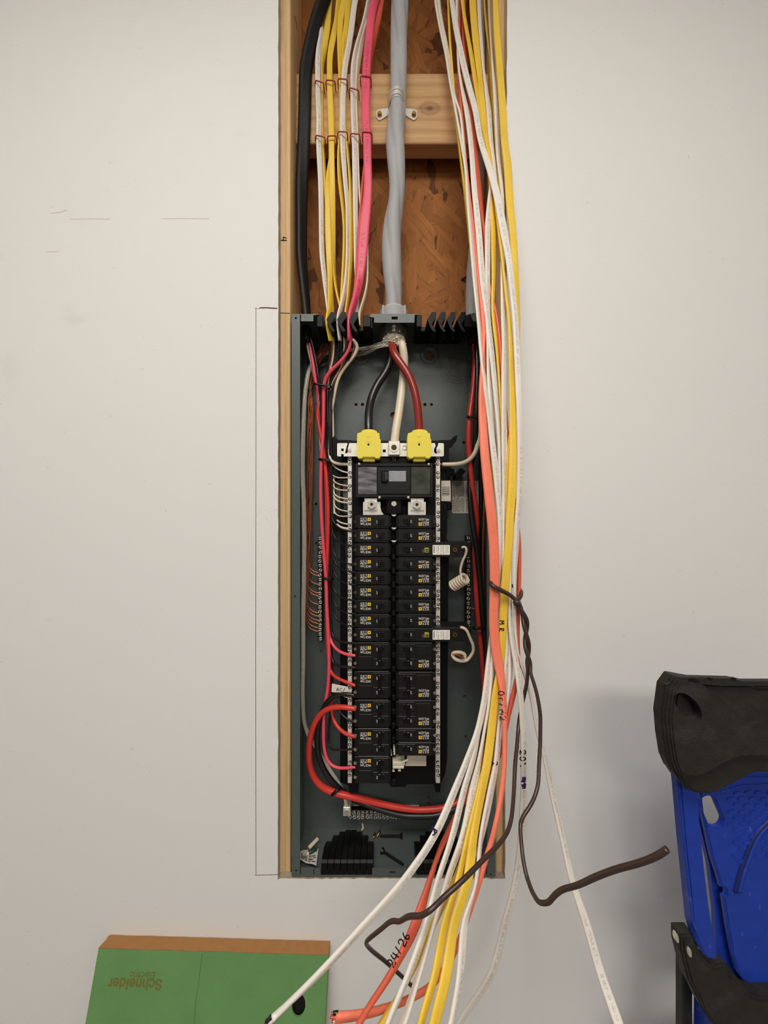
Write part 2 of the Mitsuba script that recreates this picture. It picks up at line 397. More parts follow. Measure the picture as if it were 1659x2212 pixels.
M_BOXGREEN = mat('box_green', proc(lambda p, n, uv: mi.Color3f(lin(108, 152, 94)) * (0.86 + 0.2 * fbm(p.x * 25, p.y * 25, p.z * 25, 3) + 0.12 * (noise(p.x * 900, p.y * 900, p.z * 900) - 0.5))), 0.7, spec=0.2)
M_KRAFT = mat('kraft', proc(lambda p, n, uv: mi.Color3f(lin(164, 118, 74)) * (0.9 + 0.2 * fbm(p.x * 120, p.y * 120, p.z * 120, 3))), 0.8, spec=0.15)
M_BOXPRINT = mat('box_print', lin(120, 116, 62), 0.8, spec=0.1)
M_BLUE = mat('ladder_blue', proc(lambda p, n, uv: mi.Color3f(lin(26, 58, 160)) * (0.82 + 0.3 * fbm(p.x * 70, p.y * 70, p.z * 70, 4)) + mi.Color3f(0.05) * smoothstep(0.7, 0.85, fbm(p.x * 160, p.y * 160, p.z * 60, 3))), 0.45, spec=0.4)
M_CAP = mat('ladder_black', proc(lambda p, n, uv: mi.Color3f(lin(36, 34, 31)) * (0.8 + 0.5 * fbm(p.x * 130, p.y * 130, p.z * 130, 4)) + mi.Color3f(0.012) * smoothstep(0.5, 0.8, fbm(p.x * 45 + 4, p.y * 45, p.z * 45, 4))), 0.6, spec=0.35, bump=proc(lambda p, n, uv: noise(p.x * 700, p.y * 700, p.z * 700)), bump_scale=0.0005)
M_RIVET = mat('rivet', lin(226, 222, 208), 0.35, metal=0.7)
M_TAPE = mat('white_tape', lin(226, 218, 206), 0.55, spec=0.3)
scene['m_lamp'] = {'type': 'diffuse', 'reflectance': rgb((0.8, 0.8, 0.8))}

# ---------------------------------------------------------------- room
R = ROOM
DRY = 0.0127
def jag(a, b, n, amp, ax):
    t = np.linspace(0, 1, n)[:, None]; q = np.array(a) * (1 - t) + np.array(b) * t
    q[1:-1, ax] += rng.normal(0, amp, n - 2)
    return [tuple(v) for v in q]
xl_t, xl_b = P(601.5, 0)[0], P(600.0, 0)[0]
xr_t, xr_b = P(1096.5, 0)[0], P(1091.5, 0)[0]
zb = P(0, 1899)[2]
left_edge = jag((xl_t, 2.66), (xl_b, zb), 120, 0.0003, 0)
bottom_edge = [(P(597, 0)[0], zb - 0.003)] + jag((xl_b + 0.004, zb), (xr_b, zb), 50, 0.0006, 1)
right_edge = jag((xr_b, zb), (xr_t, 2.66), 120, 0.0004, 0)
hole = Polygon(left_edge + bottom_edge + right_edge[1:]).buffer(0)
wall = sbox(R['x0'], 0, R['x1'], R['z1']).difference(hole)
struct('wall_front', prism(wall, 0.0, DRY), M_WALL, label='white painted drywall with a tall cut opening for the electrical panel')
inner = hole.difference(hole.buffer(-0.0006))
part('wall_front', 'cut_edge', prism(inner, 0.0009, DRY - 0.0003), M_GYPSUM, label='raw gypsum edge of the opening')
def strip(pts, w, m, name, label=None):
    q = [P(x, y, 0) for x, y in pts]
    g = shapely.LineString([(a[0], a[2]) for a in q]).buffer(w / 2 * sc(0), cap_style='flat')
    part('wall_front', name, prism(g, -0.00025, 0.0001), m, label=label)
strip([(553, 664), (553, 1000), (552.5, 1400), (553, 1890)], 1.2, M_PENCIL, 'pencil_line')
strip([(551, 1890.5), (602, 1889)], 1.2, M_PENCIL, 'pencil_line')
strip([(551, 667), (562, 667)], 1.0, M_PENCIL, 'pencil_line')
strip([(561, 665.2), (575, 665), (599, 666.5)], 2.6, M_MARK, 'marker_line', 'brown marker stroke')
for pts in ([(152, 473.5), (200, 473.2), (238, 473.6)], [(352, 472.6), (400, 472.2), (452, 472.8)], [(110, 461), (128, 459), (146, 454)], [(98, 544), (128, 544)]):
    strip(pts, 0.8, mat('faint_mark', lin(188, 176, 164), 0.8) if 'm_faint_mark' not in scene else 'm_faint_mark', 'scuff')
struct('floor', rbox([R['x0'], R['y0'], -0.05], [R['x1'], 0.2, 0], 0), M_FLOOR)
struct('ceiling', rbox([R['x0'], R['y0'], R['z1']], [R['x1'], 0.2, R['z1'] + 0.05], 0), M_CEIL)
struct('wall_left', rbox([R['x0'] - 0.1, R['y0'], 0], [R['x0'], DRY, R['z1']], 0), M_PLAIN)
struct('wall_right', rbox([R['x1'], R['y0'], 0], [R['x1'] + 0.1, DRY, R['z1']], 0), M_PLAIN)
struct('wall_back', rbox([R['x0'], R['y0'] - 0.1, 0], [R['x1'], R['y0'], R['z1']], 0), M_PLAIN)

for i, (cx, cy, hx, hy, rad) in enumerate(LAMPS):
    k = thing('ceiling_light', ('long ceiling light nearest the front wall', 'long ceiling light farther back in the room')[i], 'ceiling light')
    zc = R['z1']
    part(k, 'housing', rbox([cx - hx - 0.02, cy - hy - 0.02, zc - 0.05], [cx + hx + 0.02, cy + hy + 0.02, zc], 0.004), M_PLAIN)
    scene[k + '__diffuser'] = {'type': 'rectangle', 'to_world': T().translate([cx, cy, zc - 0.0512]).rotate([1, 0, 0], 180).scale([hx, hy, 1]),
                               'bsdf': {'type': 'ref', 'id': 'm_lamp'}, 'emitter': {'type': 'area', 'radiance': rgb(LAMP_COLOR * rad)}}

# ---------------------------------------------------------------- stud bay
XS0 = P(627, 0, DRY)[0]; XS1 = P(1071, 0, DRY)[0]
YB = DRY + 0.089
st = struct('wall_stud', rbox([XS0 - 0.038, DRY, 0.0], [XS0, YB, R['z1']], 0.0015), M_STUD, label='pale wooden stud along the left side of the opening')
writing('wall_stud', '4', (612.5, 512), (0.1, 1), 13, lambda y: DRY - 0.0003, M_INK, 1.8, label='handwritten 4')
a_ = [np.array([XS0 + 0.0002, DRY + q, P(0, y, DRY + q)[2]]) for q, y in ((.030, 34), (.040, 45), (.052, 66))]
part('wall_stud', 'pencil_line', tube(np.array(a_), .0006, 6), M_MARK)
g = [P(600, 676, DRY), P(627, 677, DRY)]
part('wall_stud', 'marker_line', cyl(g[0] + [0.002, -0.0001, 0], g[1] - [0.001, 0.0001, 0], 0.0008, 6), M_MARK)
struct('wall_stud_001', rbox([XS1, DRY, 0.0], [XS1 + 0.038, YB, R['z1']], 0.0015), M_STUD, label='wooden stud along the right side of the opening')
struct('wall_sheathing', rbox([XS0 - 0.04, YB, 0.0], [XS1 + 0.04, YB + 0.011, R['z1']], 0), M_OSB, label='brown strand board sheathing at the back of the stud bay')
YBL = 0.052
zt, zbk = P(0, 158, YBL)[2], P(0, 310, YBL)[2]
solo('blocking_board', 'pale knotty board nailed across the stud bay behind the cables', 'board', rbox([XS0 + 0.0005, YBL, zbk], [XS1 - 0.0005, YBL + 0.031, zt], 0.0015), M_BLOCK)
p = P(996, 605, YB)
solo('nail', 'small dark nail sticking out of the strand board', 'nail', cyl([p[0], YB + 0.002, p[2]], [p[0] + 0.009, YB - 0.012, p[2] - 0.0005], 0.0017, 8), M_VOID)

# ---------------------------------------------------------------- panel enclosure
YP, YK, TH = 0.0008, 0.095, 0.0015
pnl = thing('breaker_panel', 'tall grey steel electrical panel box recessed between the studs', 'electrical panel')
XL, XR = P(630, 0, YP)[0], P(1070, 0, YP)[0]
ZT, ZBt = P(0, 678, YP)[2], P(0, 1893, YP)[2]
def X0(px, Y=YP): return P(px, 0, Y)[0]
bw = sbox(XL, ZBt, XR, ZT)
for x, y, r in ((769, 874, 3.2), (783, 874, 3.6), (918, 874, 3.6), (932, 874, 3.2), (850, 897, 7), (926, 1722, 3), (926, 1735, 3), (683, 1089, 3), (683, 1174, 3),
                (1002, 956, 3.4), (1026, 1178, 3), (694, 1407, 3), (1003, 1504, 3), (1006, 1591, 3), (928, 768, 8), (778, 770, 6)):
    bw = bw.difference(circ(x, y, r, YK, 4))
part(pnl, 'back_wall', prism(bw, YK, YK + TH), M_PANEL)
for s, px in ((0, XL), (1, XR - TH)):
    part(pnl, 'side_wall', rbox([px, YP, ZBt], [px + TH, YK, ZT], 0), M_PANEL)
def flange(x0, x1, holes):
    g = pxpoly([(x0, 678), (x1, 678), (x1, 1893), (x0, 1893)], YP).buffer(-0.001).buffer(0.001)
    for x, y in holes: g = g.difference(circ(x, y, 2.3, YP, 4))
    part(pnl, 'flange', prism(g, YP, YP + TH), M_PANEL)
flange(630, 648, [(639, 687), (637, 1288), (639.5, 1881)])
flange(1052, 1070, [(1060, 687), (1060, 1288), (1059.5, 1889)])
# top wall: solid strip behind, fingers in front between the wire entry plates
yn = 0.047
part(pnl, 'top_wall', cat_([rbox([XL, yn, ZT - TH], [XR, YK, ZT], 0)] + [rbox([X0(a), YP, ZT - TH], [X0(b), yn, ZT], 0) for a, b in ((630, 688), (802, 902), (1014, 1070))]), M_PANEL)
part(pnl, 'bottom_wall', rbox([XL, YP, ZBt], [XR, YK, ZBt + TH], 0), M_PANEL)
def lip(pts, slot=None):
    g = pxpoly(pts, YP).buffer(-0.0008).buffer(0.0008)
    if slot: g = g.difference(pxpoly([(slot[0], slot[1]), (slot[2], slot[1]), (slot[2], slot[3]), (slot[0], slot[3])], YP))
    part(pnl, 'lip', prism(g, YP, YP + TH), M_PANEL)
lip([(650, 678), (684, 678), (684, 680), (677, 681), (677, 694), (650, 694)])
lip([(797, 684), (803, 678), (896, 678), (895, 697), (808, 697), (808, 686)], (846, 684, 859, 690))
lip([(1016, 678), (1050, 678), (1050, 694), (1022, 694)])
lip([(650, 1875), (677, 1875), (677, 1892), (650, 1892)])
lip([(804, 1876), (898, 1876), (898, 1893), (804, 1893)], (842, 1882, 854, 1888))
lip([(1022, 1875), (1050, 1875), (1050, 1892), (1022, 1892)])
lip([(679, 1876), (692, 1876), (692, 1892), (679, 1892)])
# knockout rings pressed in the back wall
def ring(cx, cy, r, w=1.0, Y=YK, dz=0.0009):
    g = circ(cx, cy, r + w / 2, Y, 12).difference(circ(cx, cy, r - w / 2, Y, 12))
    part(pnl, 'knockout_ring', prism(g, Y - dz, Y), M_PANEL)
for cx, cy, rs in ((862, 786, (42, 36, 30)), (989, 790, (38, 31, 24)), (1020, 863, (20,))):
    for r in rs: ring(cx, cy, r, 1.3)
def dimple(cx, cy):
    c = P(cx, cy, YK)
    prof = [(0.0, 0.0), (9 * sc(YK), 0.0), (13 * sc(YK), -0.0012), (18 * sc(YK), -0.0025), (21 * sc(YK), 0.0)]
    n, v, f = 28, [], []
    for r, d in prof[1:]:
        a = np.arange(n) / n * 2 * np.pi
        v.append(np.stack([c[0] + r * np.cos(a), np.full(n, YK - 0.0004 + d), c[2] + r * np.sin(a)], 1))
    k = np.arange(n)
    for i in range(len(prof) - 2):
        A, B = i * n + k, i * n + (k + 1) % n
        f += [np.stack([A, B, B + n], 1), np.stack([A, B + n, A + n], 1)]
    part(pnl, 'mounting_dimple', trimesh.Trimesh(np.vstack(v), np.vstack(f), process=False), M_PANEL, True)
dimple(928, 766)
dimple(778, 768)
def on_back(txt, px, py, hpx, Y=YK, m=M_PANEL, name='embossed_word', parent=None, depth=0.0006, bold=True, rot=0, label=None):
    t = meshkit.text_mesh(txt, hpx * sc(Y), depth, bold)
    v = t.vertices.copy(); a = math.radians(rot)
    x = v[:, 0] * math.cos(a) - v[:, 1] * math.sin(a); z = v[:, 0] * math.sin(a) + v[:, 1] * math.cos(a)
    o = P(px, py, Y)
    t = trimesh.Trimesh(np.stack([o[0] + x, Y - v[:, 2], o[2] + z], 1), t.faces[:, ::-1], process=False)
    part(parent or pnl, name, t, m, label=label)
on_back('LINE', 816, 869, 12, label='embossed word LINE')

# black wire entry plates, teeth standing at the front
def entry_plate_top(label, teeth, x0, x1, stub):
    k = thing('wire_entry_plate', label, 'wire entry plate')
    part(k, 'plate', rbox([X0(x0), yn - 0.006, ZT - 0.012], [X0(x1), YK - 0.004, ZT - TH - 0.0004], 0.002), M_PLASTIC)
    for tx in teeth:
        pts = [(tx + 9, 674), (tx + 18, 674), (tx + 18, 685), (tx + 9, 700), (tx + 18, 716), (tx + 12, 716), (tx + 6, 708), (tx - 1, 690)]
        part(k, 'tooth', ppx(pts, 0.002, 0.040), M_PLASTIC)
        part(k, 'tooth', ppx([(tx + 3, 705), (tx + 16, 712), (tx + 17, 735), (tx + 10, 730)], 0.042, 0.046), M_PLASTIC)
    for a, b in stub:
        part(k, 'end_block', bpx(a, 680, b, 706, 0.003, 0.044, 0.001), M_PLASTIC)
    return k
entry_plate_top('black plastic wire entry plate with teeth at the top left of the panel', [706, 729, 755], 688, 802, [(684, 698), (784, 801)])
entry_plate_top('black plastic wire entry plate with teeth at the top right of the panel', [924, 945, 966, 988], 902, 1014, [(899, 911), (1003, 1020)])
def entry_plate_bottom(label, x0, x1):
    k = thing('wire_entry_plate', label, 'wire entry plate')
    n = 8
    part(k, 'plate', rbox([X0(x0), 0.003, ZBt + TH], [X0(x1), 0.056, ZBt + TH + 0.004], 0.001), M_PLASTIC)
    for i in range(n):
        a, b = x0 + (x1 - x0) * i / n + 0.7, x0 + (x1 - x0) * (i + 1) / n - 0.7
        u = ((i + 0.5) / n * 2 - 1)
        L = 0.088 - 0.034 * abs(u) ** 2.2
        z0 = ZBt + TH
        prof = [(0.0, 0), (0.0, 0.0205), (0.004, 0.0235), (0.030, 0.0215), (L * 0.75, 0.013), (L - 0.004, 0.006), (L, 0.0)]
        q = Polygon([(0.002 + y, z0 + z) for y, z in prof])
        m = trimesh.creation.extrude_polygon(q, X0(b) - X0(a), engine='earcut')
        v = m.vertices
        m = trimesh.Trimesh(np.stack([X0(a) + v[:, 2], v[:, 0], v[:, 1]], 1), m.faces, process=False)
        part(k, 'rib', m, M_PLASTIC)
entry_plate_bottom('black ribbed dome-shaped entry plate at the bottom left of the panel', 693, 806)
entry_plate_bottom('black ribbed dome-shaped entry plate at the bottom right, mostly behind hanging cables', 900, 1018)

# ---------------------------------------------------------------- bus assembly
bus = thing('bus_assembly', 'black plastic bus base carrying both columns of breakers', 'bus assembly')
base = pxpoly([(757, 952), (952, 952), (952, 1640), (952, 1700), (938, 1700), (938, 1694), (880, 1694), (876, 1700), (845, 1700), (840, 1692), (776, 1692), (774, 1712), (757, 1712)], 0.042)
part(bus, 'base', prism(base, 0.042, 0.066), M_PLASTIC)
part(bus, 'wing', ppx([(716, 948), (722, 941), (730, 950), (760, 951), (760, 1010), (738, 1010), (738, 1700), (760, 1702), (760, 1690), (735, 1690), (735, 1020), (716, 1020)], 0.060, 0.070), M_PLASTIC)
part(bus, 'wing', ppx([(736, 1240), (760, 1240), (760, 1700), (736, 1690)], 0.058, 0.066), M_PLASTIC)
part(bus, 'wing', ppx([(948, 951), (974, 950), (980, 943), (988, 940), (986, 952), (976, 965), (970, 966), (970, 1000), (974, 1005), (974, 1030), (966, 1030), (966, 1150), (964, 1162), (970, 1172), (968, 1300), (966, 1640), (962, 1670), (948, 1700)], 0.056, 0.068), M_PLASTIC)
part(bus, 'foot', ppx([(940, 1690), (952, 1690), (951, 1711), (941, 1711)], 0.040, 0.090), M_PLASTIC)
part(bus, 'foot', ppx([(752, 1690), (776, 1690), (770, 1712), (754, 1712)], 0.040, 0.090), M_PLASTIC)
for x0, y0, x1, y1 in ((716, 1110, 757, 1133), (718, 1008, 742, 1030), (962, 1012, 982, 1026), (966, 1085, 976, 1102)):
    part(bus, 'bracket', bpx(x0, y0, x1, y1, 0.055, 0.088, 0.002), M_PLASTIC)
part(bus, 'bracket', ppx([(984, 1025), (996, 1010), (1006, 1018), (994, 1033), (986, 1033)], 0.058, 0.092), M_PLASTIC)
part(bus, 'letter_plate', bpx(815, 984, 888, 1003, 0.024, 0.044, 0.001), M_PLASTIC)
on_back('N', 847, 996, 8, 0.0238, M_PRINTG, 'embossed_letter', bus, 0.0004)
# neutral strap
YS = 0.020
sp = pxpoly([(728, 957), (959, 957), (959, 986), (728, 986)], YS).buffer(-0.003).buffer(0.003)
for h in ([(751, 957), (754.5, 957), (751, 970), (752, 976), (748, 980), (745.5, 978), (748, 968)], [(737, 969), (742.5, 969), (742.5, 974.5), (737, 974.5)], [(737, 981), (742, 981), (742, 987), (737, 987)],
          [(939, 956), (947, 956), (946, 963), (943, 967), (943, 976), (945, 979), (941, 980), (937.5, 976), (938, 970), (941, 963)], [(827, 971), (833, 971), (833, 977), (827, 977)]):
    sp = sp.difference(pxpoly(h, YS))
for a in (874,):
    sp = sp.difference(circ(a, 968, 5.2, YS).difference(circ(a, 968, 4.0, YS)).difference(pxpoly([(868, 966), (874, 966), (874, 969), (868, 969)], YS)))
part(bus, 'neutral_strap', prism(sp, YS, YS + 0.003), M_TIN, label='silver metal strap across the top')
for x in (755.5, 947.5):
    part(bus, 'strap_screw', cat_([cyl(P(x, 973, YS) + [0, -0.002, 0], P(x, 973, YS) + [0, 0.006, 0], 3.6 * sc(YS), 14)]), M_SCREW)
part(bus, 'strap_post', cat_([bpx(x0, 958, x1, 984, YS + 0.003, 0.044, 0.0005) for x0, x1 in ((730, 758), (826, 880), (940, 958))]), M_PLASTIC)
lug = part(bus, 'neutral_lug', bpx(839, 952, 864, 983, 0.006, 0.030, 0.0012), M_TIN, label='silver lug block')
c = P(851, 967, 0.006)
a = np.arange(24) / 24 * 2 * np.pi
def annulus(c, r0, r1, y0, y1, n=24):
    q = Point(c[0], c[2]).buffer(r1, quad_segs=n // 4).difference(Point(c[0], c[2]).buffer(r0, quad_segs=n // 4))
    return prism(q, y0, y1)
part(bus, 'lug_screw', annulus(c, 6 * sc(0), 10 * sc(0), 0.0045, 0.012), M_ALU)
part(bus, 'lug_socket', annulus(c, 0.0001, 6 * sc(0), 0.0056, 0.009), M_DARKMETAL)
# neutral bars with their screws
def neutral_bar(x0, x1, lab):
    yb = 0.030
    k = part(bus, 'neutral_bar', bpx(x0, 986, x1, 1692, yb, 0.042, 0.0006), M_TIN, label=lab)
    ys = []
    y = 993.0
    while y < 1685:
        ys += [y, y + 9.5]; y += 28.4
        if y > 1150 and int(y) % 3 == 0: ys.append(y - 9.4)
    hl = []
    for y in sorted(ys):
        if y > 1684: continue
        xc = (x0 + x1) / 2 + rng.uniform(-1.0, 1.0)
        hl.append(prism(circ(xc, y, 3.7, yb, 3), yb - 0.0002, yb + 0.001))
        q = P(xc + rng.uniform(-0.8, 0.8), y + rng.uniform(-0.8, 0.8), yb)
        b = rng.uniform(0, np.pi)
        scr = cyl(q + [0, -0.0008, 0], q + [0, 0.002, 0], 2.5 * sc(yb), 8)
        part(k, 'screw', scr, M_SCREW)
    part(k, 'screw_recesses', cat_(hl), M_VOID)
neutral_bar(751, 760, 'left neutral bar')
neutral_bar(941.5, 951, 'right neutral bar')
# terminals below the main breaker
for x0, x1, plate, nut in ((787, 815, [(784, 1084), (822, 1084), (822, 1096), (824, 1105), (829, 1112), (784, 1112.5)], (803, 1089.5)), (887, 916, [(881.5, 1084), (920, 1084), (920, 1112.5), (881.5, 1112.5)], (900, 1090))):
    k = part(bus, 'bus_plate', ppx(plate, 0.016, 0.020), M_TIN)
    part(k, 'tab', bpx(x0, 1076, x1, 1103, 0.014, 0.0165, 0.0004), M_TIN)
    q = P(nut[0], nut[1], 0.014)
    hexa = Polygon([(q[0] + 10 * sc(0.014) * math.cos(t + 0.5), q[2] + 10 * sc(0.014) * math.sin(t + 0.5)) for t in np.arange(6) * np.pi / 3]).difference(Point(q[0], q[2]).buffer(3.4 * sc(0)))
    part(k, 'nut', prism(hexa, 0.008, 0.015), M_STEEL)
    part(k, 'bolt', cyl([q[0], 0.0085, q[2]], [q[0], 0.016, q[2]], 3.3 * sc(0), 12), M_DARKMETAL)
part(bus, 'centre_block', bpx(834, 1077, 868, 1111, 0.018, 0.044, 0.002), M_PLASTIC)
q = P(851, 1088, 0.016)
part(bus, 'centre_screw', cyl(q, q + [0, 0.01, 0], 5.6 * sc(0.016), 16), M_STEEL)
for y in (1113.5, 1141.5, 1169.5):
    part(bus, 'bus_tab', ppx([(845, y - 1.6), (857, y - 1.6), (853, y + 1.6), (849, y + 1.6)], 0.014, 0.022), M_TIN)
for y in np.arange(1127, 1690, 30.5):
    part(bus, 'rail_notch', bpx(846, y + 9, 855, y + 21, 0.030, 0.043, 0.001), M_VOID)
# open space without a breaker at the bottom right
part(bus, 'branch_bus', ppx([(880, 1632), (921, 1632), (921, 1655), (875, 1655), (877, 1648)], 0.028, 0.030), M_BEIGE, label='beige covered stab in the open breaker space')
part(bus, 'stab', bpx(848, 1646, 875, 1653.5, 0.022, 0.044, 0.0008), M_IVORY)
part(bus, 'stab', bpx(848, 1655, 873, 1661, 0.022, 0.044, 0.0008), M_IVORY)
part(bus, 'stab_arm', tube([P(868, 1647, 0.021), P(876, 1643, 0.020), P(882, 1640, 0.021)], 0.0018, 8), M_IVORY)
for x, y, w_, h_ in ((851.5, 1622, 4, 6), (852, 1628.5, 4, 5), (863, 1637, 5, 3), (850, 1666, 5, 3), (863, 1665, 6, 3), (845, 1632, 3, 2.5)):
    part(bus, 'rail_hook', bpx(x - w_ / 2, y - h_ / 2, x + w_ / 2, y + h_ / 2, 0.026, 0.043, 0.0003), M_IVORY)

# ---------------------------------------------------------------- main breaker and lug covers
mb = thing('main_breaker', 'wide black 200 amp main breaker with smoked face under the yellow lug covers', 'circuit breaker')
YM = 0.010
part(mb, 'body', cat_([bpx(770, 1001, 934, 1074, YM + 0.002, 0.042, 0.003), bpx(812, 1072, 890, 1080, YM + 0.004, 0.04, 0.002)]), M_BREAKER)
fr = pxpoly([(769, 1001), (934, 1001), (934, 1074), (769, 1074)], YM).buffer(-0.002).buffer(0.002)
fr = fr.difference(pxpoly([(772.5, 1006.5), (930.5, 1006.5), (930.5, 1069), (772.5, 1069)], YM).buffer(-0.001).buffer(0.001))
part(mb, 'frame', prism(fr, YM - 0.001, YM + 0.004), M_BREAKER)
part(mb, 'smoked_window', bpx(773, 1008, 814, 1068, YM + 0.0008, YM + 0.003, 0.0008), M_SMOKE)
part(mb, 'smoked_window', bpx(888, 1008, 930, 1068, YM + 0.0008, YM + 0.003, 0.0008), M_SMOKE2)
part(mb, 'handle_panel', bpx(815, 1008, 887, 1068, YM - 0.0006, YM + 0.003, 0.0012), M_BREAKER)
part(mb, 'handle', bpx(823.5, 1016, 838, 1042, YM - 0.006, YM + 0.003, 0.0015), M_TOGGLE)
on_back('200', 832.3, 1019, 6.4, YM - 0.0062, M_PRINTG, 'rating', mb, 0.0003, False, -90, 'printed 200')
part(mb, 'nameplate', bpx(840, 1017, 877, 1040, YM - 0.001, YM + 0.001, 0.0001), M_FOIL, label='grey speckled nameplate')
part(mb, 'seam', bpx(850.4, 1056, 851.6, 1068, YM - 0.0009, YM, 0), M_VOID)
for x, y in ((831, 1049), (861, 1049)):
    part(mb, 'dimple', prism(circ(x, y, 1.6, YM - 0.0008), YM - 0.0008, YM), M_VOID)
for x, y in ((776, 1002.5), (926, 1003), (820, 1074.5), (882, 1074.5)):
    q = P(x, y, YM - 0.002); s = trimesh.creation.icosphere(2, 3.3 * sc(YM)); s.apply_translation(q)
    part(mb, 'rivet', s, M_RIVET, True)
for dx, lab in ((0, 'yellow plastic lug cover under the thick black conductor'), (109.3, 'yellow plastic lug cover under the thick red conductor')):
    k = thing('lug_cover', lab, 'lug cover', 'yellow lug covers')
    Yc = -0.002
    sh = [(782, 933), (782.5, 931), (796, 930.5), (796.2, 934), (797.8, 934), (798, 930.5), (813.5, 931), (815, 935), (819.5, 935.5), (820.5, 948), (822.5, 950), (822, 986), (818.5, 990.5), (811, 990), (809.5, 987.5),
          (784, 987.5), (782, 990), (775.5, 990.5), (771.2, 986), (771, 948), (772, 936)]
    g = pxpoly([(x + dx, y) for x, y in sh], Yc)
    body = cat_([prism(g.buffer(-0.0009), Yc - 0.0008, Yc + 0.001), prism(g, Yc, Yc + 0.03)])
    part(k, 'shell', body, M_LUGYEL)
    part(k, 'tab', bpx(783.5 + dx, 987, 810 + dx, 997, Yc + 0.006, Yc + 0.02, 0.001), M_LUGYEL)
    f0 = pxpoly([(788.5 + dx, 941), (804.5 + dx, 941), (804.5 + dx, 957), (788.5 + dx, 957)], Yc)
    f1 = f0.difference(f0.buffer(-1.2 * sc(Yc)))
    f2 = f0.buffer(-2.6 * sc(Yc)); f2 = f2.difference(f2.buffer(-0.9 * sc(Yc)))
    q0 = pxpoly([(793.5 + dx, 945), (797 + dx, 945), (800 + dx, 947.5), (800 + dx, 951), (797 + dx, 953.5), (793.5 + dx, 953.5)], Yc)
    f3 = q0.difference(q0.buffer(-1.1 * sc(Yc)))
    part(k, 'embossed_emblem', cat_([prism(f, Yc - 0.0014, Yc) for f in (f1, f2, f3)]), M_LUGYEL, label='raised square emblem with a D')
    part(k, 'hole', prism(circ(796 + dx, 960.5, 2.3, Yc), Yc - 0.0010, Yc), M_VOID)
    part(k, 'cup', cyl(P(797 + dx, 940, 0.016), P(797 + dx, 931, 0.016), 0.0135, 20), M_LUGYEL)

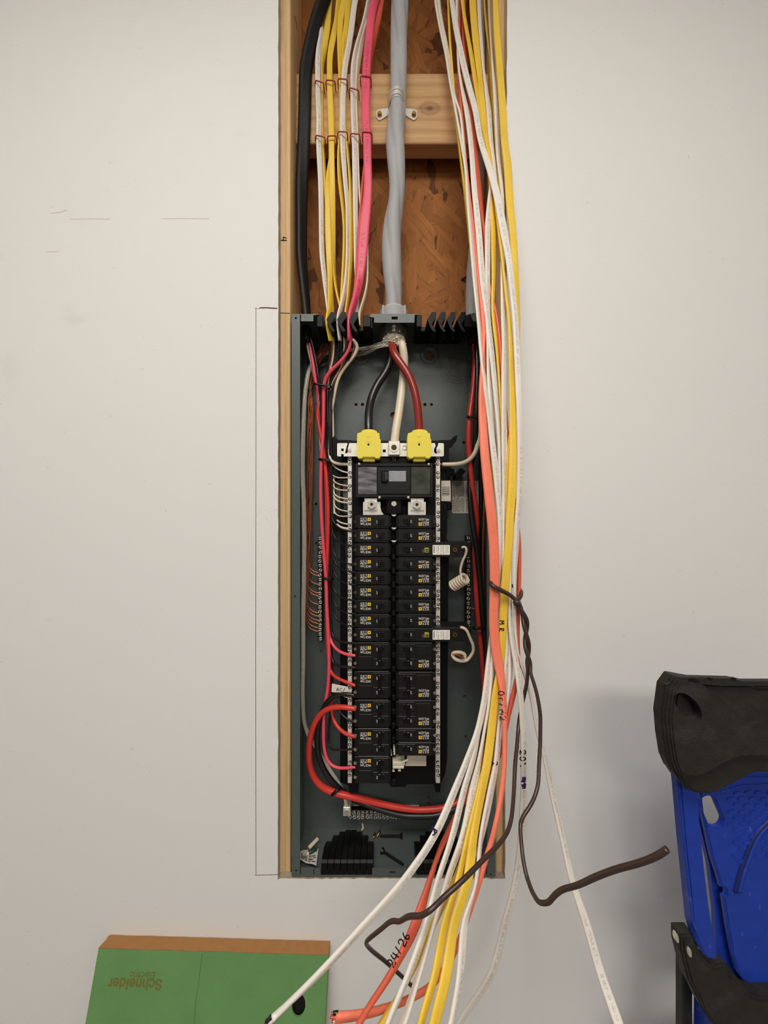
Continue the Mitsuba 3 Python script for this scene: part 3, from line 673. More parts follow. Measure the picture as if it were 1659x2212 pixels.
# ---------------------------------------------------------------- branch breakers
LABEL_TEXT = {}
BITS_ = ["###.##..YY", "##.#.##.YY", "####.##.##", "#....##.##", "...#....##", ".#.#.#.#.#", ".#.##..#.#"]
ORD = 'first second third fourth fifth sixth seventh eighth ninth tenth eleventh twelfth thirteenth fourteenth'.split()
YF = 0.008
def breaker(side, idx, yc, poles, amps, gfci=False, label_dy=0.0, lab=''):
    col = 'left' if side < 0 else 'right'
    k = thing('gfci_breaker' if gfci else 'circuit_breaker', lab, 'circuit breaker', f'breakers of the {col} column')
    X = (lambda u: 768 + 75 * u) if side < 0 else (lambda u: 938 - 81 * u)
    hh = 14.7 * poles + (0.5 if poles == 2 else 0)
    def bx(u0, u1, y0, y1, Y0, Y1, c=0.0008):
        a, b = sorted((X(u0), X(u1)))
        return bpx(a, yc + y0, b, yc + y1, Y0, Y1, c)
    body = [bx(0.05, 0.97, -hh, hh, YF, 0.042, 0.0012), bx(-0.03, 0.08, -hh + 1, hh - 1, YF + 0.014, 0.042, 0.001), bx(0.95, 1.02, -hh + 3, hh - 3, YF + 0.008, 0.04, 0.001)]
    if gfci:
        body += [bpx(926, yc - hh - 1, 1018, yc + hh + 1, YF + 0.004, 0.05, 0.0015)]
    part(k, 'body', cat_(body), M_BREAKER)
    n = poles
    for j in range(n):
        oy = (j - (n - 1) / 2) * 30.5
        part(k, 'toggle_frame', bx(0.50, 0.965, oy - 10.5, oy + 10.5, YF - 0.0014, YF + 0.001, 0.0007), M_BREAKER)
        part(k, 'toggle', cat_([bx(0.64, 0.74, oy - 6, oy + 6, YF - 0.0055, YF, 0.0012), bx(0.765, 0.83, oy - 6, oy + 6, YF - 0.0022, YF, 0.0006)]), M_TOGGLE)
        q = P(X(0.578), yc + oy, YF - 0.0015)
        on_back(amps, X(0.578) + (2.0 if side < 0 else -2.0), yc + oy + (-3.4 if side < 0 else 3.4), 4.2, YF - 0.0015, M_PRINTW, 'rating', k, 0.0002, True, -90 if side < 0 else 90)
        part(k, 'wire_terminal', cyl(P(X(-0.01), yc + oy, YF + 0.013), P(X(-0.01), yc + oy, YF + 0.03), 3.6 * sc(YF), 10), M_DARKMETAL)
    if n == 2:
        part(k, 'handle_tie', bx(0.64, 0.74, -15, 15, YF - 0.0035, YF - 0.0002, 0.0008), M_TOGGLE)
        part(k, 'face_panel', bx(0.10, 0.48, 0.5 * (1 if side < 0 else -1) * 2 - (0 if side < 0 else 22), 24 if side < 0 else -2, YF - 0.0008, YF + 0.001, 0.0005), M_BREAKER)
    if gfci:
        part(k, 'sticker', ppx([(934.5, yc - 10.5), (972, yc - 10.5), (972, yc + 10.5), (934.5, yc + 10.5)], YF + 0.0036, YF + 0.005, rnd=0.0012), M_LABELW, label='white printed sticker')
        ms = [bpx(937, yc - 8, 938.6, yc + 7, YF + 0.0034, YF + 0.004, 0)]
        for xx in (943.5, 947, 952, 955.5, 958, 963.5, 967):
            y = yc - 8 + rng.uniform(0, 2)
            while y < yc + 8:
                l = rng.uniform(1.0, 3.5); ms.append(bpx(xx, y, xx + 0.9, y + l, YF + 0.0034, YF + 0.004, 0)); y += l + rng.uniform(0.8, 3)
        part(k, 'sticker_print', cat_(ms), M_GREYINK)
        part(k, 'test_button', bpx(917, yc - 4.5, 927, yc + 6.5, YF - 0.003, YF + 0.001, 0.0008), M_LIME)
        g = circ(922, yc + 1, 3.2, YF).difference(circ(922, yc + 1, 1.7, YF))
        part(k, 'button_mark', prism(g, YF - 0.0033, YF - 0.0028), M_VOID)
        part(k, 'magenta_mark', bpx(912, yc - 1, 916, yc + 6, YF - 0.0003, YF + 0.0005, 0), M_MAGENTA)
        q = P(983, yc, YF + 0.002)
        part(k, 'terminal_screw', annulus(q, 2.2 * sc(YF), 4.8 * sc(YF), YF + 0.001, YF + 0.006, 16), M_BRASS)
        return k
    Yl = YF - 0.0002
    sgn = side            # the left column reads upside down
    ox, oy = (X(0.135) + 23, yc + label_dy - 8.6) if side < 0 else (X(0.135) - 23, yc + label_dy + 8.6)
    def word(t, dx, dy, h, w):   # lower left corner in the label's own upright frame, pixels
        m = LABEL_TEXT.setdefault((t, h), meshkit.text_mesh(t, h * sc(YF), 0.0002, True))
        v = m.vertices; sx = w * sc(YF) / np.ptp(v[:, 0])
        o = P(ox, oy, Yl)
        x, z = (v[:, 0] - v[:, 0].min()) * sx + dx * sc(YF), v[:, 1] + dy * sc(YF)
        return trimesh.Trimesh(np.stack([o[0] + sgn * x, Yl - v[:, 2], o[2] + sgn * z], 1), m.faces[:, ::-1], process=False)
    part(k, 'label_print', cat_([word('HOM', 8.5, 4.9, 4.2, 14), word('1' + amps, 8.5, 0.2, 3.8, 14), word('HACR Type', 0.0, 11.2, 4.8, 22.5)]), M_PRINTW, label='tiny white printed lettering')
    e0, e1 = (ox - sgn * 0, oy), None
    q = P(ox, oy, Yl); s7 = 7.2 * sc(YF)
    sq = sbox(0, 0, s7, s7).difference(Point(s7 / 2, s7 / 2).buffer(s7 * 0.17, quad_segs=3))
    sq = shapely.affinity.affine_transform(sq, [sgn, 0, 0, sgn, q[0], q[2]])
    yl = [prism(sq, Yl - 0.0002, YF)]
    part(k, 'emblem', cat_(yl), M_PRINTY, label='small yellow square emblem')
    return k

SY = [1127, 1157.3, 1187.8, 1218.6, 1249, 1279.8, 1310.2, 1341, 1371.4]
amps_l = ['20', '15', '20', '20', '20', '20', '20', '20', '15']
for i, y in enumerate(SY):
    breaker(-1, i, y, 1, amps_l[i], lab=f'single black breaker, {ORD[i]} from the top of the left column')
for i, y in enumerate((1417.5, 1480.0, 1542.0, 1603.5)):
    breaker(-1, 9 + i, y, 2, ('30', '30', '50', '50')[i], label_dy=-13, lab=f'double-pole black breaker, {ORD[i]} double from the top of the left column')
breaker(-1, 13, 1663.5, 2, '40', label_dy=-15, lab='double-pole black breaker at the foot of the left column')
for i, y in enumerate(SY):
    g_ = i in (2, 8)
    breaker(1, i, y, 1, '20' if i in (0, 1) else '15', gfci=g_, lab=(f'long black breaker with white sticker and {"tightly coiled" if i == 2 else "hooked bare-ended"} white pigtail' if g_ else f'single black breaker, {ORD[i]} from the top of the right column'))
for i, y in enumerate((1418.0, 1481.5, 1542.5)):
    breaker(1, 9 + i, y, 2, ('30', '20', '20')[i], label_dy=15, lab=f'double-pole black breaker, {ORD[i]} double from the top of the right column')
breaker(1, 12, 1588, 1, '15', lab='single black breaker just below the double breakers of the right column')
breaker(1, 13, 1618.5, 1, '15', lab='single black breaker above the open space at the foot of the right column')

# ---------------------------------------------------------------- ground bars
def ground_bar(label, x0, y0, x1, y1, n, Y=0.072, rows=1):
    k = thing('ground_bar', label, 'ground bar')
    part(k, 'bar', bpx(x0, y0, x1, y1, Y, Y + 0.012, 0.0008), M_DARKMETAL)
    vert = (y1 - y0) > (x1 - x0)
    for i in range(n):
        t = (i + 0.5) / n
        x, y = ((x0 + x1) / 2, y0 + (y1 - y0) * t) if vert else (x0 + (x1 - x0) * t, (y0 + y1) / 2)
        for r in range(rows):
            q = P(x + (rng.uniform(-0.8, 0.8)), y + (rng.uniform(-0.5, 0.5)) + (r * 8.5 if not vert else 0), Y)
            s = cat_([cyl(q + [0, -0.0022, 0], q + [0, 0.004, 0], 3.7 * sc(Y), 10, 3.9 * sc(Y))])
            b = rng.uniform(0, np.pi); dvec = np.array([math.cos(b), 0, math.sin(b)]) * 3.4 * sc(Y)
            sk = part(k, 'screw', s, M_STEEL)
            part(sk, 'slot', cat_([tube([q + [0, -0.0023, 0] - dvec, q + [0, -0.0023, 0] + dvec], 0.0008, 4)]), M_VOID)
    return k
ground_bar('upright ground bar with screws at the left, behind the pink wire', 686.5, 1158, 697, 1384, 23)
ground_bar('upright ground bar with screws at the right, beside the coiled pigtail', 1006, 1157, 1017, 1388, 23)
gb = ground_bar('level ground bar across the bottom of the panel below the red loop', 752, 1751, 968, 1760, 24, 0.074, 2)
part(gb, 'rail', bpx(752, 1741, 905, 1743.5, 0.0915, 0.0945, 0.0003), M_TIN)
part(gb, 'lug', bpx(741, 1744, 757, 1764, 0.062, 0.09, 0.0012), M_TIN, label='silver lug')
q = P(749, 1754, 0.0615)
part(gb, 'lug_screw', cyl(q + [0, -0.002, 0], q + [0, 0.01, 0], 5.5 * sc(0.06), 14), M_SCREW)

# ---------------------------------------------------------------- stickers on the back wall
def sticker(name, label, pts, Y, m, rows, ink=M_GREYINK, bars=False, split=None):
    k = thing(name, label, 'sticker')
    part(k, 'sheet', ppx(pts, Y, Y + 0.0005, rnd=0.0012), m)
    xs = [a for a, b in pts]; ys = [b for a, b in pts]
    x0, x1, y0, y1 = min(xs) + 2, max(xs) - 2, min(ys) + 2, max(ys) - 2
    ms = []
    if bars:
        y = y0 + 12
        while y < y0 + 32:
            h_ = rng.choice([0.6, 1.0, 1.6]); ms.append(bpx(x0, y, x1 - 1, y + h_, Y - 0.0002, Y, 0)); y += h_ + rng.choice([0.6, 1.0])
    else:
        cols = [(x0, x1)] if not split else [(x0, (x0 + x1) / 2 - 1.5), ((x0 + x1) / 2 + 1.5, x1)]
        for a, b in cols:
            n = int((b - a) / 1.75)
            for i in range(n):
                y = y0
                while y < y1 - 2:
                    l = rng.uniform(2, 6)
                    if abs(y - (y0 + y1) / 2) > 2 or not split:
                        ms.append(bpx(a + i * 1.75, y, a + i * 1.75 + 0.85, min(y + l, y1), Y - 0.0002, Y, 0))
                    y += l + rng.uniform(0.6, 1.6)
    part(k, 'print', cat_(ms), ink)
    return k
sticker('barcode_label', 'pale barcode label beside the right neutral bar', [(953, 1038), (973, 1038), (974, 1082.5), (953, 1082.5)], 0.054, M_LABEL, 5, bars=True)
sticker('instruction_label', 'pale instruction label with columns of tiny text on the back wall', [(977, 1039), (1034, 1039), (1034, 1108.5), (977, 1108.5)], 0.0942, M_LABEL, 30, split=True)
wl = sticker('warning_label', 'orange warning label behind the right-hand wires', [(1034.5, 1040), (1050, 1040), (1050, 1112), (1034.5, 1112)], 0.0941, M_WARN, 10, ink=M_VOID)
part(wl, 'triangle', ppx([(1037, 1056), (1048, 1050), (1048, 1062)], 0.0937, 0.0941), M_VOID)
sticker('side_label', 'grey printed label behind the white neutral wires', [(726, 1037), (757, 1037), (757, 1083), (726, 1083)], 0.0935, M_LABEL, 8)

# ---------------------------------------------------------------- cables of the left group in the bay
def cable(name, label, pts, m, group=None, wide=0.0108, thick=0.0046, tag=None, cat='cable', **kw):
    mesh, uv = flat(pts, thick, wide, tag=tag, **kw)
    k = thing(name, label, cat, group)
    part(k, 'jacket', mesh, m, True, uv=uv)
    return k
GL, GR = 'cables coming down the left of the stud bay', 'loose cables hanging from the right of the stud bay'
YW = 0.040
def at_(pts, Y):   # (px, py, width) -> constant depth
    return [(x, y, w, Y) for x, y, w in pts]
k = cable('black_cable', 'thick black cable along the left stud', [(708, -25, 18, .045), (699, 0, 18, .045), (685, 40, 22, .045), (670, 100, 24, .045), (660, 160, 25, .046), (658, 250, 27, .046), (655, 340, 26, .045), (652, 400, 24, .044), (651, 480, 20, .044), (651, 540, 20, .044),
      (655, 600, 18, .044), (660, 650, 17, .045), (663, 690, 16, .045), (663, 715, 14, .045), (664, 742, 12, .046)], M_BLACKJ, wide=0.024, thick=0.014, lobes=0.16, nn=24)
cable('white_cable', 'white cable next to the thick black cable, leftmost white one', [(688, -25, 7, .064), (691, 0, 7, .063), (694, 40, 7, .058), (695, 70, 6, .051), (688, 110, 10, .044), (686.5, 140, 10.5, .041), (687, 200, 10.5, .040), (689, 260, 10.5, .040), (688.5, 300, 11, .040), (690, 340, 11, .042), (693, 400, 10.5, .045),
      (694, 460, 10, .046), (695, 540, 10, .046), (701, 600, 10, .046), (706, 645, 7, .044), (709, 675, 6, .038), (711, 705, 6, .034), (714, 733, 6, .036)], M_WHITE, GL)
cable('yellow_cable', 'dull yellow cable just right of the leftmost white cable, behind it', [(716, -20, 12, .058), (712, 0, 12, .058), (707, 60, 14, .056), (702, 100, 11, .053), (696, 140, 6, .051), (696, 200, 4.5, .050), (697, 300, 5, .050), (700, 350, 6, .051), (703, 400, 6, .052), (706, 460, 6, .053), (711, 540, 9, .052), (713, 600, 10, .050), (716, 650, 8, .046), (718, 690, 7, .042), (720, 730, 6, .04)], M_YELLOW, GL)
cable('yellow_cable', 'bright yellow cable in front of the second staple pair', [(737, -20, 8, .052), (731, 0, 8, .052), (726, 50, 6, .050), (718, 90, 13, .046), (712, 130, 12, .042), (712, 170, 12, .040), (715, 260, 13, .040), (716, 300, 12.5, .040), (716.5, 350, 13, .042), (718, 400, 12, .044), (719, 460, 11, .047), (720, 540, 9, .050), (721, 580, 6, .052), (724, 612, 6, .052), (731, 650, 5, .05), (738, 678, 5, .046), (742, 710, 5, .044)], M_YELLOW, GL)
cable('yellow_cable', 'yellow cable whose cut jacket ends in the first tooth of the entry plate', [(713, 165, 5, .054), (715, 200, 6, .051), (720, 260, 7, .050), (719, 310, 7, .049), (714, 350, 8, .047), (708.5, 400, 11, .044), (708, 460, 13, .041), (708.5, 500, 13.5, .040), (711, 560, 12, .039), (713, 610, 10, .037), (713, 650, 7.5, .032), (710.5, 676, 8, .024), (705.5, 692, 6, .017), (706.5, 705, 7, .017), (712, 720, 9.5, .020), (715, 737, 10.5, .022)], M_YELLOW, GL, tag='Lcut')
cable('yellow_cable', 'yellow cable, left of the two that run behind the middle white cable', [(750, -20, 14, .054), (744, 0, 14, .053), (735, 50, 12, .050), (733.5, 100, 9.5, .047), (735, 160, 8, .046), (737, 230, 7, .047), (734, 300, 6, .047), (732, 350, 7, .048), (735, 400, 8.5, .050), (740, 440, 7.5, .051), (744.5, 500, 7, .051), (744, 540, 7, .051), (741, 600, 7, .050), (739, 640, 7, .046), (736, 675, 7, .040), (733, 700, 6, .038)], M_YELLOW, GL)
cable('yellow_cable', 'orange-yellow cable, right of the two that run behind the middle white cable', [(760, -20, 10, .055), (754, 0, 10, .054), (748, 60, 12, .051), (742.5, 110, 8, .049), (744, 180, 7, .049), (746, 260, 6, .048), (748.5, 300, 6, .048), (753, 350, 6, .050), (757, 400, 6.5, .051), (758.5, 460, 8, .051), (758, 540, 8, .051), (755, 600, 6.5, .050), (751, 650, 6, .046), (746, 678, 5.5, .042), (745, 705, 5.5, .040)], M_YELLOW, GL)
cable('white_cable', 'middle white cable with its jacket cut at the second tooth', [(773, -20, 12, .050), (767, 0, 12, .050), (759.5, 60, 11.5, .047), (753.5, 100, 10, .044), (746, 140, 11, .041), (743, 168, 11.5, .040), (740.5, 230, 11.5, .040), (740, 300, 11, .040), (742, 340, 11, .042), (746.5, 400, 9.5, .044), (751, 460, 8, .045), (751, 540, 7, .045), (748, 600, 7, .044), (742.5, 640, 7.5, .036), (734.5, 672, 7, .026), (728.5, 691, 5.5, .018), (729.5, 705, 6, .017), (732.5, 718, 7, .018), (734.5, 736, 7.5, .021)], M_WHITE, GL, tag='Lw2')
cable('cream_cable', 'thin white cable under the lowest upper staple, left one of its pair', [(800, -20, 6, .055), (796, 0, 6, .054), (786, 50, 6, .051), (774, 90, 7, .047), (765, 130, 9, .043), (762, 160, 9.5, .041), (762.5, 220, 9.5, .040), (763, 260, 9.5, .040), (765.5, 300, 10.5, .040), (766.5, 360, 11, .042), (767.5, 420, 10.5, .045), (768.5, 500, 9.5, .048), (769, 560, 8.5, .049), (771.5, 620, 8, .048), (771.5, 650, 8, .046), (770, 678, 7, .043), (768, 706, 6, .04)], M_WHITE, GL)
cable('cream_cable', 'thin white cable that bows out to the right below the pink cable', [(812, -20, 5, .058), (808, 0, 5, .058), (798, 40, 5, .056), (787, 70, 6, .055), (780, 100, 9, .052), (774, 140, 7.5, .049), (769.5, 200, 5.5, .048), (772.5, 300, 4, .047), (775.5, 400, 5, .051), (779, 450, 5, .053), (786, 480, 5, .054), (792.5, 510, 4.5, .054), (794, 560, 5, .054), (794, 600, 5, .053), (788.5, 640, 5.5, .051), (781.5, 662, 6, .048), (775.5, 682, 5.5, .044), (777, 706, 5, .040)], M_CREAM, GL)
kp = cable('pink_cable', 'bright pink cable, the only pink jacket among the cables', [(818, -20, 14, .044), (811, 0, 14, .043), (803, 30, 16, .041), (798.5, 70, 17, .040), (793, 130, 17.5, .038), (791, 165, 18, .037), (790, 250, 18.5, .037), (793, 300, 18, .037), (794, 350, 18, .038), (795, 400, 18, .039), (792.5, 440, 20, .040), (787.5, 480, 23, .040), (783, 540, 22, .039), (777.5, 600, 17, .037), (769.5, 640, 12, .032), (761.5, 665, 11.5, .026), (753, 690, 6.5, .018), (753, 704, 7, .016), (755, 718, 8, .018), (756, 730, 11, .021), (757, 737, 13, .023)], M_PINK, GL, wide=0.0150, thick=0.0075, tag='pink')
cable('rust_cable', 'rust orange cable half hidden behind the pink cable', [(828, -20, 12, .052), (824, 0, 12, .052), (817.5, 40, 12, .050), (809, 80, 9, .048), (803, 120, 6, .047), (797, 180, 5, .046), (795, 300, 5, .046), (788, 360, 6, .047), (784, 400, 6, .048), (780, 450, 6, .048), (776, 500, 7, .047), (772, 560, 6, .045), (768, 620, 6, .042), (760, 670, 6, .038), (757, 700, 6, .036)], M_RUST, GL)

# cable staples on the board
def staple(cx, cy, w, tilt, lab):
    Ys, r = 0.0335, 0.0011
    s = w / 2
    a = [P(cx - s - 1, cy + 11 - tilt, Ys + 0.010) + [0, 0.012, 0], P(cx - s - 1, cy + 6 - tilt, Ys + 0.004), P(cx - s, cy + 1.5 - tilt, Ys), P(cx - s + 2.5, cy - tilt, Ys - 0.0008), P(cx, cy, Ys - 0.001), P(cx + s - 2.5, cy + tilt, Ys - 0.0008), P(cx + s, cy + 1.5 + tilt, Ys), P(cx + s + 1, cy + 6 + tilt, Ys + 0.004), P(cx + s + 1, cy + 11 + tilt, Ys + 0.010) + [0, 0.012, 0]]
    a[0][1] = a[-1][1] = YBL - 0.0005
    solo('cable_staple', lab, 'cable staple', tube(np.array(a), r, 8), M_STAPLE, True, group='red cable staples on the board')
for cx, cy, w, t, lab in ((690, 176, 17, 2, 'upper red staple over the leftmost white cable'), (714, 173.5, 18, 0.5, 'upper red staple over the bright yellow cable'), (740, 170.5, 18, 0.5, 'upper red staple over the middle white cable'),
                          (764.5, 192, 19, 2, 'upper red staple over the thin white pair, lower than its neighbours'), (790, 164.5, 21, 1, 'upper red staple over the pink cable'),
                          (692, 294, 19, 1.5, 'lower red staple over the leftmost white cable'), (717, 293.5, 18, -0.5, 'lower red staple over the bright yellow cable'), (740, 284.5, 19, 0.5, 'lower red staple over the middle white cable'),
                          (767, 289, 19, 0.5, 'lower red staple over the thin white pair'), (793, 285, 19, 0.5, 'lower red staple over the pink cable')):
    staple(cx, cy, w, t, lab)

# ---------------------------------------------------------------- service cable, strap, connector
def trefoil(pts, turns, step=7.0, nn=30, amp=0.13):
    c = smooth_rows(curve(run_on(pts), step), 3)
    p = np.array([P(x, y, Y) for x, y, w, Y in c]); t = frames(p)
    s = np.cross(t, [0, 1.0, 0]); s /= np.linalg.norm(s, axis=1, keepdims=True); u = np.cross(s, t)
    r = c[:, 2] / 2 * sc(c[:, 3])
    L = np.linspace(0, turns * 2 * np.pi, len(p))
    phi = np.arange(nn) / nn * 2 * np.pi
    V, f, k = [], [], np.arange(nn)
    for i in range(len(p)):
        rr = r[i] * (1 - amp + amp * np.abs(np.cos(1.5 * (phi - L[i] / 1.0))) ** 0.8 * 1.0)
        V.append(p[i] + (rr * np.cos(phi))[:, None] * s[i] + (rr * np.sin(phi))[:, None] * u[i])
    for i in range(len(p) - 1):
        A, B = i * nn + k, i * nn + (k + 1) % nn
        f += [np.stack([A, B, B + nn], 1), np.stack([A, B + nn, A + nn], 1)]
    m = trimesh.Trimesh(np.vstack(V), np.vstack(f), process=False)
    return m
se = thing('service_cable', 'thick twisted grey service cable down the middle of the bay', 'cable')
part(se, 'jacket', trefoil([(863, -25, 39, .030), (863, 0, 39, .030), (862, 100, 37.5, .030), (860.5, 160, 36.5, .030), (859, 205, 36, .030), (857, 250, 39, .030), (854.5, 300, 42, .031), (856, 350, 40, .032), (857, 400, 36, .034), (854, 440, 36, .036), (849, 480, 41, .038), (846.5, 530, 43.5, .040), (846.5, 580, 42, .042), (848.5, 620, 39, .044), (849, 660, 37, .045), (849, 740, 36, .045)], 1.5, amp=.21), M_GRAYJ, True)
# conductors leave the jacket inside the panel
def cond(name, label, pts, m, n=18):
    part(se, name, wire(pts, n, 6.0, 3), m, True, label=label)
cond('conductor', 'thick black conductor', [(846, 725, 15, .047), (845, 748, 16, .050), (845, 772, 17, .052), (836, 800, 17, .052), (816, 830, 17, .048), (801, 865, 17, .040), (796, 900, 17.5, .026), (796.5, 932, 17.5, .017), (797, 945, 17, .016)], M_BLACKW)
cond('conductor', 'thick white conductor', [(864, 722, 15, .040), (869, 746, 17, .030), (873, 775, 18, .034), (872, 805, 18, .038), (867, 850, 18, .033), (861, 895, 18, .026), (855, 930, 18, .020), (852, 956, 18, .017), (851, 966, 16, .017)], M_CREAM)
cond('conductor', 'thick dark red conductor', [(846, 728, 15, .046), (846, 746, 16, .030), (853, 766, 17, .020), (868, 789, 17, .016), (884, 814, 17, .014), (896, 848, 17, .013), (903, 890, 17, .014), (905.5, 932, 17.5, .016), (906, 945, 17, .016)], M_REDBIG)
# crinkled foil shield and the frayed bare strands
c = P(849, 735, 0.036)
b = trimesh.creation.icosphere(3, 1.0); v = b.vertices
d = 1 + 0.35 * (meshkit.noise(v * 5 + 9) - 0.5) + 0.5 * (meshkit.noise(v * 11) - 0.5)
b.vertices = v * d[:, None] * [0.0185, 0.0150, 0.0105] + c
part(se, 'foil_wrap', b, M_ALU, label='crinkled silver wrap')
ms = []
for i in range(10):
    x0, y0 = 836 + rng.uniform(-8, 10), 738 + rng.uniform(-4, 8)
    x1, y1 = 790 + rng.uniform(-24, 18), 757 + rng.uniform(-8, 9)
    ms.append(tube(np.array([P(x, y, Y) for x, y, w, Y in curve([(848, 733, 1, .04), (x0, y0, 1, .03), ((x0 + x1) / 2, (y0 + y1) / 2 + rng.uniform(-2, 2), 1, .034), (x1, y1, 1, .06), (x1 - 24, y1 + 8, 1, .082)], 6)]), 0.0005, 5))
for i in range(16):
    x0, y0 = 840 + rng.uniform(-10, 30), 736 + rng.uniform(-5, 8)
    ang = rng.uniform(-0.3, 3.4); l = rng.uniform(7, 16)
    ms.append(tube([P(x0, y0, .03), P(x0 + l * 0.5 * math.cos(ang), y0 + l * 0.5 * math.sin(ang), .026), P(x0 + l * math.cos(ang), y0 + l * math.sin(ang), .028)], 0.0005, 5))
part(se, 'bare_strands', cat_(ms), M_ALU, True, label='frayed bare strands')

sm = thing('cable_strap', 'silver two-hole strap holding the grey cable to the board', 'cable strap')
Yc = 0.030
def band(px0, px1, py, hpx, dY):
    q, n = [], 24
    a, b = P(px0, py, Yc)[0], P(px1, py, Yc)[0]
    cx, rx = (a + b) / 2, (b - a) / 2
    ang = np.linspace(-0.05, np.pi + 0.05, n)
    out = [(cx - rx * math.cos(t) * (1 + dY), Yc + 0.004 - 0.021 * math.sin(t) * (1 + dY)) for t in ang]
    inn = [(cx - (rx - 0.0015) * math.cos(t) * (1 + dY), Yc + 0.004 - 0.0195 * math.sin(t) * (1 + dY)) for t in ang]
    poly = Polygon(out + inn[::-1])
    m = trimesh.creation.extrude_polygon(poly, hpx * sc(Yc), engine='earcut')
    m.apply_translation([0, 0, P(0, py + hpx / 2, Yc)[2]])
    return m
part(sm, 'band', cat_([band(838, 875, 219, 21, 0.0), band(838, 875, 213, 5, 0.05), band(838, 875, 224, 4, 0.07)]), M_GALV)
for xs, sgn in (((837, 232, 813, 248), -1), ((877, 232, 901, 248), 1)):
    x0, y0, x1, y1 = xs
    Ye = YBL - 0.0022
    pts = [(x0, 234), (x0 + sgn * 3, 234), (x1 - sgn * 4, 236), (x1, 240), (x1, 252), (x1 - sgn * 4, 258), (x1 - sgn * 8, 259), (x0 - sgn * 0, 249)]
    part(sm, 'ear', ppx(pts, Ye, Ye + 0.0018), M_GALV)
    q0, q1 = P(x0 - sgn * 1, 233, Yc + 0.003), P(x0 - sgn * 1, 248, Yc + 0.003)
    part(sm, 'leg', rbox([q0[0] - 0.0009, Yc + 0.002, q1[2]], [q0[0] + 0.0009, Ye + 0.0016, q0[2] + 0.003], 0.0003), M_GALV)
    q = P(x1 - sgn * 7, 248, Ye)
    scw = part(sm, 'screw', cyl(q + [0, -0.002, 0], q + [0, 0.004, 0], 5.6 * sc(Ye), 6), M_BRASS)
    part(scw, 'head', cyl(q + [0, -0.0045, 0], q + [0, -0.001, 0], 3.6 * sc(Ye), 12), M_BRASS)

cn = thing('cable_connector', 'grey plastic connector on top of the panel around the thick cable', 'cable connector')
cc = P(850.5, 0, 0.045)[0]
def lathe(prof, cx, cy, n=40):
    v, f = [], []
    a = np.arange(n) / n * 2 * np.pi; k = np.arange(n)
    for r, z in prof: v.append(np.stack([cx + r * np.cos(a), cy + r * np.sin(a), np.full(n, z)], 1))
    for i in range(len(prof) - 1):
        A, B = i * n + k, i * n + (k + 1) % n
        f += [np.stack([A, B, B + n], 1), np.stack([A, B + n, A + n], 1)]
    m = trimesh.Trimesh(np.vstack(v), np.vstack(f), process=False)
    trimesh.repair.fix_normals(m)
    return m
zc0 = P(0, 648, 0.02)[2]
RB = 0.0265
part(cn, 'body', cat_([lathe([(0.0165, ZT + 0.034), (0.019, ZT + 0.034), (0.0225, ZT + 0.031), (RB, ZT + 0.027), (RB, ZT + 0.001), (0.0165, ZT + 0.001), (0.0165, ZT + 0.034)], cc, 0.045)]), M_GRAYJ, 35)
for sx in (-1, 1):
    part(cn, 'rib', rbox([cc + sx * 0.020 - 0.002, 0.045 - 0.0205, ZT + 0.001], [cc + sx * 0.020 + 0.002, 0.045 - 0.014, ZT + 0.030], 0.0008), M_GRAYJ)
part(cn, 'neck', lathe([(0.0195, ZT - 0.002), (0.0195, ZT - 0.025), (0.0170, ZT - 0.025), (0.0170, ZT - 0.002)], cc, 0.045), M_GRAYJ, 30)
n, v = 44, []
a = np.arange(n * 2) / (n * 2) * 2 * np.pi
gear = Polygon([(cc + (0.0268 - 0.0012 * ((i // 4) % 2)) * math.cos(t), 0.045 + (0.0268 - 0.0012 * ((i // 4) % 2)) * math.sin(t)) for i, t in enumerate(a)]).difference(Point(cc, 0.045).buffer(0.0195))
m = trimesh.creation.extrude_polygon(gear, 0.014, engine='earcut'); m.apply_translation([0, 0, ZT - 0.0225])
part(cn, 'locknut', m, M_LOCKNUT, label='ridged locknut inside the panel')

